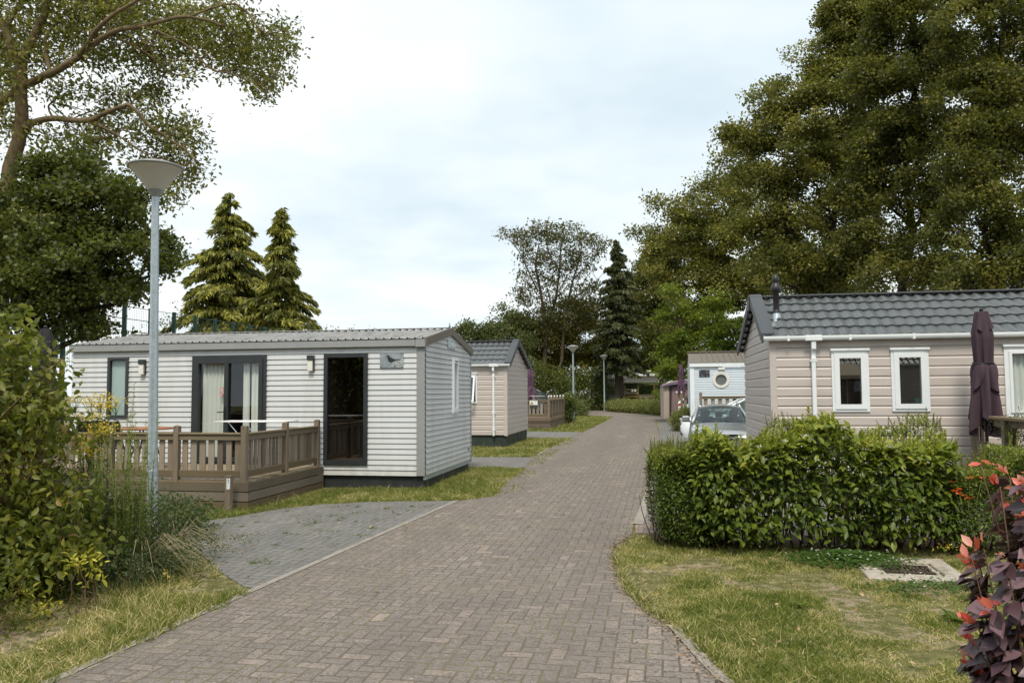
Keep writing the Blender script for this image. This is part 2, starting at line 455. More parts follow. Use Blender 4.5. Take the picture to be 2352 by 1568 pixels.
# ------------------------------------------------------------------ leaves
def mesh_np(name, V, faces, m, val=None, smooth=False, nper=None):
    """V (n,3); faces list of (k,nv) index arrays"""
    me = bpy.data.meshes.new(name); me.vertices.add(len(V)); me.vertices.foreach_set('co', V.astype(np.float32).ravel())
    idx = np.concatenate([f.ravel() for f in faces]).astype(np.int32)
    tot = np.concatenate([np.full(len(f), f.shape[1]) for f in faces]).astype(np.int32)
    st = np.concatenate([[0], np.cumsum(tot)[:-1]]).astype(np.int32)
    me.loops.add(len(idx)); me.loops.foreach_set('vertex_index', idx)
    me.polygons.add(len(tot)); me.polygons.foreach_set('loop_start', st)
    if smooth: me.polygons.foreach_set('use_smooth', np.ones(len(tot), bool))
    me.update(calc_edges=True); me.validate()
    me.materials.append(MATS[m])
    if val is not None:
        a = me.attributes.new('v', 'FLOAT', 'POINT'); a.data.foreach_set('value', val.astype(np.float32))
    return me

# templates: x = along the leaf (0..1), y = across, z = normal
T_RHOMB = (np.array([(0, 0, 0), (.5, .5, .06), (1, 0, -.08), (.5, -.5, .06)], float), [np.array([[0, 1, 2, 3]])])
T_LEAF = (np.array([(0, 0, 0), (.25, .36, .07), (.6, .42, .04), (1.05, 0, -.16), (.6, -.42, .04), (.25, -.36, .07), (.28, 0, -.02), (.62, 0, -.05)], float),
          [np.array([[0, 6, 1, 1], [0, 5, 6, 6]])[:, :3], np.array([[1, 6, 7, 2], [6, 5, 4, 7]]), np.array([[2, 7, 3], [7, 4, 3]])])
T_NARROW = (np.array([(0, 0, 0), (.35, .5, 0), (1, 0, -.12), (.35, -.5, 0)], float), [np.array([[0, 1, 2, 3]])])
_lob = [(0, 0), (.2, .10), (.28, .34), (.42, .16), (.58, .48), (.68, .2), (.85, .3), (1.02, 0)]
_lobv = [(x, y, .05 * (y > .2)) for x, y in _lob] + [(x, -y, .05 * (y > .2)) for x, y in _lob[1:-1][::-1]]
T_OAK = (np.array(_lobv, float), [np.array([list(range(14))])])
T_BLADE = (np.array([(0, .5, 0), (0, -.5, 0), (.5, -.38, .06), (.5, .38, .06), (1, 0, .28)], float), [np.array([[0, 1, 2, 3]]), np.array([[3, 2, 4]])])
T_DISC = (np.array([(math.cos(a) * .5, math.sin(a) * .5, 0) for a in np.linspace(0, 2 * math.pi, 7)[:-1]], float), [np.array([[0, 1, 2, 3, 4, 5]])])

def unit(a): return a / np.maximum(np.linalg.norm(a, axis=-1, keepdims=True), 1e-9)

def scatter(P, D, N, L, W, tpl, val):
    """P points, D leaf axis, N leaf normal hint, L length, W width -> V, faces, val"""
    tv, tf = tpl; n = len(P); k = len(tv)
    D = unit(D); Y = unit(np.cross(N, D)); Z = np.cross(D, Y)
    L = np.broadcast_to(L, (n,))[:, None, None]; W = np.broadcast_to(W, (n,))[:, None, None]
    V = P[:, None, :] + D[:, None, :] * tv[None, :, 0:1] * L + Y[:, None, :] * tv[None, :, 1:2] * W + Z[:, None, :] * tv[None, :, 2:3] * L
    off = (np.arange(n) * k)[:, None, None]
    F = [(f[None] + off).reshape(-1, f.shape[1]) for f in tf]
    return V.reshape(-1, 3), F, np.repeat(np.broadcast_to(val, (n,)), k)

def merge(parts):
    V = []; F = {}; A = []; o = 0
    for v, f, a in parts:
        V.append(v); A.append(a)
        for q in f: F.setdefault(q.shape[1], []).append(q + o)
        o += len(v)
    return np.concatenate(V), [np.concatenate(F[k]) for k in F], np.concatenate(A)

def leaf_obj(name, parts, m, parent=None):
    if not isinstance(parts, list): parts = [parts]
    V, F, A = merge(parts)
    return link(name, mesh_np(name, V, F, m, A, smooth=m in ('purple_leaf', 'coral_leaf', 'dogwood_leaf', 'bush_leaf', 'variegated_leaf')), parent)

def rdir(n): return unit(rng.normal(size=(n, 3)))

def clumps(centers, radii, per, r_clump, L, W, tpl=T_RHOMB, up=.35, hue=.5, squash=.7, drop=0.):
    """leaf clumps: centers (n,3); per leaves in each; each clump keeps its own tone"""
    n = len(centers)
    c = np.repeat(centers, per, 0); rc = np.repeat(np.broadcast_to(r_clump, (n,)), per)[:, None]
    g = rng.normal(size=(n * per, 3)) * rc * np.array([1, 1, squash]) * .6
    P = c + g
    D = unit(rdir(n * per) + np.array([0, 0, -drop]) + unit(g) * .6)
    N = unit(rdir(n * per) * .75 + np.array([0, 0, up * 2.2]) + np.repeat(rdir(n), per, 0) * .9)
    hv = np.repeat(rng.random(n), per) * hue + rng.random(n * per) * (1 - hue)
    s = rng.uniform(.7, 1.25, n * per)
    return scatter(P, D, N, L * s, W * s, tpl, hv)

def blob_points(blobs, dens, shell=.55, puff=0.):
    """clump centres in a union of ellipsoids (cx,cy,cz,rx,ry,rz); puff > 0 gathers them on rounded boughs of that radius with gaps between"""
    out = []
    for b in blobs:
        c = np.array(b[:3]); r = np.array(b[3:6]); w = b[6] if len(b) > 6 else 1
        n = max(3, int(dens * w * 4.19 * r[0] * r[1] * r[2] ** 1.0))
        if puff:
            m = max(4, n // 11); d = rdir(m); rad = rng.random(m) ** .33
            pc = c + d * r * (rad * (1 + .18 * rng.normal(size=m)))[:, None]
            q = rng.integers(0, m, n); dd = rdir(n); dd[:, 2] = np.abs(dd[:, 2]) * 1.1 - .30
            od = unit(pc - c + [0, 0, .15]); flip = (dd * od[q]).sum(1) < -.35; dd[flip] *= [-1, -1, 1]
            pr = puff * rng.uniform(.6, 1.35, m)[q] * rng.random(n) ** .35
            out.append(pc[q] + unit(dd) * pr[:, None] * [1, 1, .9]); continue
        d = rdir(n); rad = rng.random(n) ** (1 / 3.) * (1 - shell) + shell * rng.random(n) ** .12
        wob = 1 + .22 * np.sin(d[:, 0] * 5 + b[0]) * np.cos(d[:, 2] * 6 + b[2]) + .12 * rng.normal(size=n)
        out.append(c + d * r * (rad * wob)[:, None])
    return np.concatenate(out)

def limb(mb, a, b, r0, r1, n=6, sag=0., wig=.06, seg=6):
    a = np.array(a, float); b = np.array(b, float); L = np.linalg.norm(b - a)
    pts = []; w = rng.normal(size=(seg + 1, 3)) * wig * L / seg * 1.6
    w[0] = 0; w[-1] = 0
    for i in range(seg + 1):
        t = i / seg
        p = a + (b - a) * t + w[i]; p[2] += sag * L * math.sin(math.pi * t)
        pts.append(p)
    rs = [r0 + (r1 - r0) * (i / seg) ** .8 for i in range(seg + 1)]
    mb.tube(pts, rs, n, cap=False)
    return pts, rs

def tree(name, label, cat, base, blobs, trunk_r, leafm, barkm='bark', dens=1.2, per=30, rcl=.45, L=.12, W=.07,
         tpl=T_RHOMB, fork=.35, top=None, group=None, twigs=2, trunk_pts=None, hue=.68, up=.35, squash=.7, limbs=None, shell=.55, twr=.02, puff=0.):
    base = np.array(base, float)
    root = empty(name, label, cat, tuple(base), 0, group)
    blobs = [tuple(np.array(b[:3]) - base) + tuple(b[3:]) for b in blobs]
    tops = np.array([b[:3] for b in blobs])
    tp = np.array(top) - base if top is not None else tops[np.argmax(tops[:, 2])]
    mb = MB().use(barkm)
    if trunk_pts is None:
        pts, rs = limb(mb, (0, 0, -.1), tp, trunk_r, trunk_r * .18, 10, 0, .05, 9)
    else:
        pts = [np.array(p) - base for p in trunk_pts]; k = len(pts) - 1
        rs = [trunk_r * (1 - .8 * i / k) for i in range(k + 1)]
        mb.tube(pts, rs, 12, cap=False)
    # root flare
    mb.tube([(0, 0, -.15), (0, 0, .05), (0, 0, .35)], [trunk_r * 1.5, trunk_r * 1.25, trunk_r * 1.0], 12, cap=False)
    pts = np.array(pts)
    for b in blobs:
        c = np.array(b[:3]); r = np.array(b[3:6])
        # leave the trunk below the blob
        low = [i for i in range(len(pts)) if pts[i][2] < c[2] - .25 * np.linalg.norm((c - pts[i])[:2]) and pts[i][2] > fork * tp[2] * .6]
        i = low[-1] if low else max(1, int(len(pts) * fork))
        lr = max(.03, min(rs[i] * .6, .05 * np.linalg.norm(c - pts[i])))
        lp, lrs = limb(mb, pts[i], c, lr, lr * .35, 7, .06, .1, 6)
        for q in range(twigs):
            e = c + rdir(1)[0] * r * .85
            j = rng.integers(2, 6)
            limb(mb, lp[j], e, max(twr, lrs[j] * .5), twr * .4, 5, .04, .12, 4)
    mb.build('trunk', None, root)
    C_ = blob_points(blobs, dens, shell, puff)
    leaf_obj('crown', clumps(C_, None, per, rcl, L, W, tpl, up, hue, squash), leafm, root)
    return root

def conifer(name, label, base, height, radius, leafm, per_m=9, L=.35, W=.07, droop=.5, trunk_r=.22, barkm='dark_bark', prof=None, dens=26, low=.1, group=None, lift=0.):
    base = np.array(base, float); root = empty(name, label, 'tree', tuple(base), 0, group)
    mb = MB().use(barkm)
    mb.tube([(0, 0, -.1), (0, 0, .4), (.05, 0, height * .5), (0, .03, height * .98)], [trunk_r * 1.3, trunk_r, trunk_r * .6, .02], 9, cap=False)
    parts = []
    nb = int(height * per_m)
    for i in range(nb):
        t = low + (1 - low) * (i + rng.random()) / nb
        z = t * height
        rad = radius * (prof(t) if prof else (1 - t) ** .8) * rng.uniform(.38, 1.32)
        if rad < .12: rad = .12
        az = rng.random() * 2 * math.pi
        dx = np.array([math.cos(az), math.sin(az), 0])
        k = 6; tt = np.linspace(0, 1, k)
        bz = z + lift * rad * tt - droop * rad * tt ** 2
        P = dx[None] * (rad * tt)[:, None]; P[:, 2] = bz
        mb.tube([tuple(p) for p in P], [max(.012, .025 * rad * (1 - q)) for q in tt], 4, cap=False)
        n = int(dens * rad) + 8
        u = rng.random(n) ** .55
        pp = dx[None] * (rad * u)[:, None]; pp[:, 2] = z + lift * rad * u - droop * rad * u ** 2
        side = np.cross(dx, [0, 0, 1.])
        sp = rng.normal(size=n) * .20 * rad * (1.1 - u) + rng.normal(size=n) * .05
        pp += side[None] * sp[:, None]; pp[:, 2] += rng.normal(size=n) * .05
        D = dx[None] * .7 + side[None] * (np.sign(sp) * .5)[:, None] + np.array([0, 0, -.55 - droop])[None] * rng.uniform(.3, 1.6, n)[:, None] + rdir(n) * .35
        N = rdir(n) + np.array([0, 0, .8])
        v = np.clip(.25 + .5 * rng.random() + rng.normal(size=n) * .2 , 0, 1)
        s = rng.uniform(.6, 1.2, n)
        parts.append(scatter(pp, D, N, L * s, W * s, T_NARROW, v))
    mb.build('trunk', None, root)
    leaf_obj('crown', parts, leafm, root)
    return root

def shrub(name, label, cat, base, blobs, leafm, L, W, n_cl, per, rcl, tpl=T_LEAF, stems=12, stem_m='twig', hue=.35, drop=.2, up=.35, sr=.006, group=None, shell=.6, squash=.8):
    """blobs relative to base"""
    root = empty(name, label, cat, tuple(base), 0, group)
    mb = MB().use(stem_m)
    vol = sum(b[3] * b[4] * b[5] for b in blobs)
    C_ = blob_points(blobs, n_cl / (4.19 * vol), shell)
    C_[:, 2] = np.maximum(C_[:, 2], .03)
    for i in rng.choice(len(C_), min(stems, len(C_)), replace=False):
        c = C_[i]; g = np.array([c[0] * .55, c[1] * .55, 0]) + rng.normal(size=3) * .04; g[2] = -.03
        limb(mb, g, c, sr * 1.6, sr * .6, 5, .05, .12, 5)
    mb.build('stems', None, root)
    leaf_obj('foliage', clumps(C_, None, per, rcl, L, W, tpl, up, hue, squash, drop), leafm, root)
    return root
# ------------------------------------------------------------------ chalets
LAP = [(0, .020), (.90, .005), (.905, -.014), (1, -.014)]
COVE = [(0, .014), (.74, .014), (.86, .004), (.945, .002), (.95, -.010), (1, -.010)]
def prof_at(pr, t):
    for (a, oa), (b, ob) in zip(pr, pr[1:]):
        if t <= b + 1e-9: return oa + (ob - oa) * (t - a) / (b - a)
    return pr[-1][1]
def clad(mb, P, z0, pitch, n, prof, ulo, uhi, ops=()):
    """P(u, z, out) -> local point; ulo/uhi(z) ends of the wall at height z"""
    for r in range(n):
        za = z0 + r * pitch; zb = za + pitch
        ts = sorted({t for t, _ in prof} | {(z - za) / pitch for o in ops for z in (o[1], o[3]) if za < z < zb})
        jit = random.uniform(-.0008, .0008)
        for a, b in zip(ts, ts[1:]):
            zc, zd = za + a * pitch, za + b * pitch; mid = (zc + zd) / 2
            iv = [(ulo, uhi, None)]
            segs = [[0., 1.]]
            lo_c, hi_c, lo_d, hi_d = ulo(zc), uhi(zc), ulo(zd), uhi(zd)
            if hi_c - lo_c < .02: continue
            cuts = sorted([(o[0], o[2]) for o in ops if o[1] < mid < o[3]])
            runs = []; cur = (lo_c, lo_d)
            for c0, c1 in cuts:
                runs.append((cur, (c0, c0))); cur = (c1, c1)
            runs.append((cur, (hi_c, hi_d)))
            oc, od = prof_at(prof, a) + jit, prof_at(prof, b) + jit
            for (l1, l2), (h1, h2) in runs:
                if h1 - l1 < .005: continue
                h2 = max(h2, l2)
                mb.poly([P(l1, zc, oc), P(h1, zc, oc), P(h2, zd, od), P(l2, zd, od)])
                if a == 0: mb.poly([P(l1, zc, oc), P(h1, zc, oc), P(h1, zc, -.01), P(l1, zc, -.01)])

def window(parent, name, P, u0, z0, u1, z1, fw, fm, gm='pane_glass', depth=.9, proud=.035, niche='interior', sash=0., curtain=None, muntin=None, head=False, label=None):
    """framed window set in wall plane P; returns frame object"""
    fb = MB().use(fm)
    def slab(a0, b0, a1, b1, o0, o1):
        pts = [P(a, b, o) for o in (o0, o1) for b in (b0, b1) for a in (a0, a1)]
        base = len(fb.v); fb.v += [tuple(p) for p in pts]
        for q in ((0, 2, 3, 1), (4, 5, 7, 6), (0, 1, 5, 4), (2, 6, 7, 3), (0, 4, 6, 2), (1, 3, 7, 5)): fb.face([base + i for i in q])
    def ring(a0, b0, a1, b1, w, o0, o1):
        slab(a0, b0, a1, b0 + w, o0, o1); slab(a0, b1 - w, a1, b1, o0, o1)
        slab(a0, b0 + w, a0 + w, b1 - w, o0, o1); slab(a1 - w, b0 + w, a1, b1 - w, o0, o1)
    ring(u0, z0, u1, z1, fw, -.05, proud)
    i0, j0, i1, j1 = u0 + fw, z0 + fw, u1 - fw, z1 - fw
    if sash:
        ring(i0 - .012, j0 - .012, i1 + .012, j1 + .012, sash + .012, -.04, proud + .016)
        i0, j0, i1, j1 = i0 + sash, j0 + sash, i1 - sash, j1 - sash
    if muntin:
        for mu in muntin: slab(mu - .045, j0, mu + .045, j1, -.04, proud + .01)
    if head: slab(u0 - .015, z1, u1 + .015, z1 + .035, -.02, proud + .03)
    fb.use(niche)
    q = [P(a, b, o) for o in (-.03, -depth) for b in (j0 - .05, j1 + .05) for a in (i0 - .05, i1 + .05)]
    base = len(fb.v); fb.v += [tuple(p) for p in q]
    for f in ((4, 5, 7, 6), (0, 1, 5, 4), (2, 6, 7, 3), (0, 4, 6, 2), (1, 3, 7, 5)): fb.face([base + i for i in f])
    fr = fb.build(name, None, parent)
    g = MB().use(gm); g.poly([P(i0 - .006, j0 - .006, .008), P(i1 + .006, j0 - .006, .008), P(i1 + .006, j1 + .006, .008), P(i0 - .006, j1 + .006, .008)])
    g.build('pane', None, fr)
    if curtain:
        c = MB().use(curtain[0])
        for (a, b) in curtain[1]:
            ph = random.random() * 6; fq = 2 * math.pi / .085
            c.grid(lambda s, t: P(a + (b - a) * s, j0 - .02 + (j1 - j0 + .04) * t, -.065 + .018 * math.sin((b - a) * s * fq + ph + .5 * math.sin(3 * t)) * (1.15 - .3 * t)), max(8, int((b - a) * 70)), 6)
        c.build('curtain', None, fr)
    return fr, (i0, j0, i1, j1)

def front(y=0.): return lambda u, z, o: (u, y - o, z)
def side_right(x=0.): return lambda u, z, o: (x + o, u, z)
def side_left(x=0.): return lambda u, z, o: (x - o, u, z)

def wall_light(parent, x, z, y=0.):
    b = MB().use('anthracite')
    b.bbox(x - .062, y - .11, z + .08, x + .062, y - .012, z + .17)
    b.use('anthracite').box(x + .045, y - .05, z - .12, x + .062, y - .012, z + .08)
    b.use('cream_upvc').bbox(x - .052, y - .095, z - .12, x + .043, y - .02, z + .08)
    return b.build('wall_light', None, parent)

# ---- left chalet: white lap cladding, grey sheet roof
def white_chalet():
    O = (-1.593, 14.456, 0)
    L, W, ZE, ZR = 7.3, 3.5, 2.72, 3.02
    r = empty('mobile_home', 'white clad mobile home with dark framed glass doors, behind the wooden deck', 'mobile home', O, -ANG)
    F, S = front(), side_right()
    gd = (-1.948, .43, -1.088, 2.48); dd = (-4.646, .40, -3.107, 2.47); w1 = (-6.49, 1.28, -6.03, 2.465)
    mb = MB().use('white_cladding')
    n = 25; z0 = .235; pt = .0978
    clad(mb, F, z0, pt, n, LAP, lambda z: -L, lambda z: -.15, [gd, dd, w1])
    roofz = lambda y: ZE - .03 + (ZR - ZE) * (1 - abs(y - W / 2) / (W / 2))
    lo = lambda z: .02 if z < ZE - .03 else W / 2 * (z - ZE + .03) / (ZR - ZE)
    hi = lambda z: W - lo(z)
    gw = (1.86, 1.30, 2.32, 2.46)
    clad(mb, S, z0 + .02, pt, 28, LAP, lo, hi, [gw])
    mb.box(-L, .03, z0, -L + .02, W, 2.7); mb.box(-L, W - .02, z0, 0, W, 2.7)
    mb.build('wall', None, r)
    sk = MB().use('dark_skirting'); sk.box(-L + .03, .035, -.05, -.035, W - .03, .236)
    for i in range(1, 7): sk.box(-i * 1.15 - .012, .027, -.02, -i * 1.15 + .012, .034, .232)
    for i in range(75): sk.box(-i * .095 - .09, .030, -.02, -i * .095 - .07, .034, .232)
    sk.build('skirting', None, r)
    t = MB().use('grey_trim')
    t.bbox(-.15, -.035, .235, .006, .012, ZE - .15, .006)
    t.build('corner_trim', None, r)
    t = MB().use('grey_trim'); t.bbox(-.003, W - .03, .2, .03, W + .02, ZE - .06, .004)
    t.build('corner_trim', None, r)
    gs = MB().use('galvanised'); gs.box(-.03, -.002, .165, .012, W, .25); gs.build('base_strip', None, r)
    # roof
    rf = MB().use('sheet_roof'); ns = int(L / .1475)
    prof = [(0, 0), (.70, 0), (.76, .024), (.90, .024), (.96, 0)]
    xs = [(-L + (i + a) * L / ns, h) for i in range(ns) for a, h in prof] + [(.0, 0)]
    for sgn in (0, 1):
        ye = -.06 if sgn == 0 else W + .06
        for (xa, ha), (xb, hb) in zip(xs, xs[1:]):
            rf.poly([(xa, ye, ZE + .012 + ha), (xb, ye, ZE + .012 + hb), (xb, W / 2, ZR + .012 + hb), (xa, W / 2, ZR + .012 + ha)])
    rf.box(-L, W / 2 - .09, ZR + .034, .0, W / 2 + .09, ZR + .046)
    rf.build('roof', None, r)
    fa = MB().use('grey_trim')
    fa.bbox(-L - .03, -.085, ZE - .135, -.16, -.01, ZE + .004, .01); fa.bbox(-.158, -.09, ZE - .15, .03, -.005, ZE + .006, .008)
    fa.bbox(-L - .03, W + .005, ZE - .135, .0, W + .08, ZE + .004, .01)
    fa.build('fascia', None, r)
    lp = MB().use('roof_dark'); lp.box(-L - .03, -.095, ZE + .0045, .03, -.03, ZE + .0115); lp.build('drip_edge', None, r)
    br = MB().use('brown_trim')
    for a, b in ((-.09, W / 2 - .06), (W / 2 + .06, W + .09)):
        za = ZE + .02 if a < 0 else ZR + .03; zb = ZR + .03 if a < 0 else ZE + .0
        for x0, x1 in ((.031, .055),):
            q = [(x, y, z - d) for x in (x0, x1) for (y, z) in ((a, za), (b, zb)) for d in (0, .15)]
            base = len(br.v); br.v += q
            for f in ((0, 1, 3, 2), (4, 6, 7, 5), (0, 2, 6, 4), (1, 5, 7, 3), (0, 4, 5, 1), (2, 3, 7, 6)): br.face([base + i for i in f])
    y0, y1, zt = W / 2 - .06, W / 2 + .06, ZR + .032
    q = [(x, y, z) for x in (.029, .058) for (y, z) in ((y0, zt - .003), (W / 2, zt + .012), (y1, zt - .003), (y1, zt - .155), (W / 2, zt - .14), (y0, zt - .155))]
    base = len(br.v); br.v += q
    br.face([base + i for i in range(6)]); br.face([base + 6 + i for i in range(6)])
    for i in range(6): br.face([base + i, base + (i + 1) % 6, base + 6 + (i + 1) % 6, base + 6 + i])
    br.build('verge_trim', None, r)
    # openings
    door, _ = window(r, 'glass_door', F, *gd, .075, 'anthracite', proud=.05, depth=1.6, sash=0, niche='interior', gm='dark_glass')
    dd_, (a0, b0, a1, b1) = window(r, 'double_door', F, *dd, .075, 'anthracite', proud=.05, depth=1.8, sash=.07, muntin=(-3.92,), niche='interior',
               curtain=('curtain', [(-4.49, -3.97), (-3.62, -3.50), (-3.46, -3.26)]))
    h = MB().use('black_plastic')
    h.bbox(-3.955, -.085, 1.26, -3.925, -.062, 1.50); h.tube([(-3.94, -.07, 1.40), (-3.94, -.125, 1.40), (-4.06, -.125, 1.395)], .01, 8)
    h.build('handle', None, dd_)
    for zc, dog in ((1.83, 0), (1.735, 1)):
        st = MB().use('sign_white'); cx = -4.035
        st.tube([(cx, -.012, zc), (cx, -.015, zc)], .042, 20)
        st.use('sign_red')
        ringp = [(cx + .036 * math.cos(a), -.0165, zc + .036 * math.sin(a)) for a in np.linspace(0, 2 * math.pi, 21)]
        st.tube(ringp, .0045, 5, cap=False)
        s = -1 if dog else 1
        st.tube([(cx - .025, -.0165, zc - .025 * s), (cx + .025, -.0165, zc + .025 * s)], .004, 5)
        st.use('sign_black')
        if dog:
            st.box(cx - .014, -.0175, zc - .006, cx + .012, -.0155, zc + .006); st.box(cx + .008, -.0175, zc + .002, cx + .02, -.0155, zc + .014)
            for lx in (-.014, -.006, .005, .009): st.box(cx + lx, -.0175, zc - .02, cx + lx + .003, -.0155, zc - .005)
        else: st.box(cx - .02, -.0175, zc - .001, cx - .008, -.0155, zc + .007)
        st.build('prohibition_sticker', None, dd_)
    wf, (a0, b0, a1, b1) = window(r, 'window', F, *w1, .06, 'anthracite', proud=.04, depth=.3)
    bl = MB().use('blind'); bl.box(a0 - .03, .03, b0 - .03, a1 + .03, .04, b1 + .03); bl.build('blind', None, wf)
    vt = MB().use('black_plastic'); vt.bbox(a0 + .02, -.055, b1 + .008, a1 - .02, -.0405, b1 + .03); vt.build('vent', None, wf)
    gf, (a0, b0, a1, b1) = window(r, 'narrow_window', S, *gw, .05, 'white_upvc', proud=.035, sash=.07, depth=.8, curtain=('curtain', [(2.05, 2.16)]))
    vt = MB().use('sign_black'); vt.box(.0515, 2.0, 2.375, .058, 2.2, 2.395); vt.build('vent', None, gf)
    # open casement standing a little off the frame
    wall_light(r, -2.20, 2.28); wall_light(r, -5.71, 2.25)
    # bird photograph on a panel
    pc = picture(r, -.85, 2.20, -.405, 2.475)
    # name plate and number
    np_ = MB().use('plate_blue'); np_.bbox(.015, 1.52, 2.62, .035, 2.06, 2.80, .01); pl = np_.build('name_plate', None, r)
    text_mesh('lettering', "O'HARA", .15, 'white_plastic', pl, (.036, 1.79, 2.71), (math.pi / 2, 0, math.pi / 2), depth=.002, bold=.003)
    text_mesh('number', '8042', .085, 'sign_black', r, (.018, 3.28, .48), (math.pi / 2, 0, math.pi / 2), depth=.001)
    for y in (1.0, 2.4):
        tl = MB().use('chrome'); tl.box(-.033, y, .10, -.02, y + .02, .15); tl.build('skirting_clip', None, r)
    return r

def picture(parent, x0, z0, x1, z1):
    m, t = mat('bird_photo_ground'); o = t.coord('Object')
    n = t.noise(o, 6, 4, .6); n2 = t.noise(o, 45, 5, .75)
    s = t.add('ShaderNodeSeparateXYZ', i_0=o)
    # rough mossy rock fills the lower right of the photograph
    u = t.math('DIVIDE', t.math('SUBTRACT', s.outputs[0], x0), x1 - x0); v = t.math('DIVIDE', t.math('SUBTRACT', s.outputs[2], z0), z1 - z0)
    k = t.math('SUBTRACT', t.math('ADD', t.math('MULTIPLY', u, .95), t.math('MULTIPLY', n2, .25)), t.math('ADD', v, .42))
    f = t.ramp(k, (.0, 0.), (.05, 1.))
    sky = t.ramp(n, (.3, (.13, .15, .17)), (.7, (.32, .37, .41)))
    rock = t.ramp(n2, (.38, (.06, .07, .07)), (.62, (.50, .55, .56)))
    t.out(t.bsdf(t.mix(f, sky, rock), .4))
    pb = MB().use('bird_photo_ground'); pb.box(x0, -.035, z0, x1, -.016, z1)
    po = pb.build('picture_panel', None, parent)
    w, h = x1 - x0, z1 - z0
    out = [(.27, .80), (.30, .83), (.35, .84), (.40, .80), (.45, .70), (.55, .62), (.66, .56), (.88, .56), (.87, .52), (.70, .50), (.62, .44), (.55, .38), (.46, .36), (.38, .42), (.34, .55), (.32, .72), (.30, .78)]
    b = MB().use('sign_black')
    pts = [(x0 + a * w, z0 + c * h) for a, c in out]; base = len(b.v)
    b.v += [(x, -.0375, z) for x, z in pts]; b.face([base + i for i in range(len(pts))])
    b.box(x0 + .50 * w, -.0372, z0 + .28 * h, x0 + .515 * w, -.0355, z0 + .38 * h)
    for a, c in ((.05, .93), (.94, .93), (.05, .06), (.94, .06)):
        b.tube([(x0 + a * w, -.036, z0 + c * h), (x0 + a * w, -.042, z0 + c * h)], .007, 8)
    b.build('bird_figure', None, po)
    return po

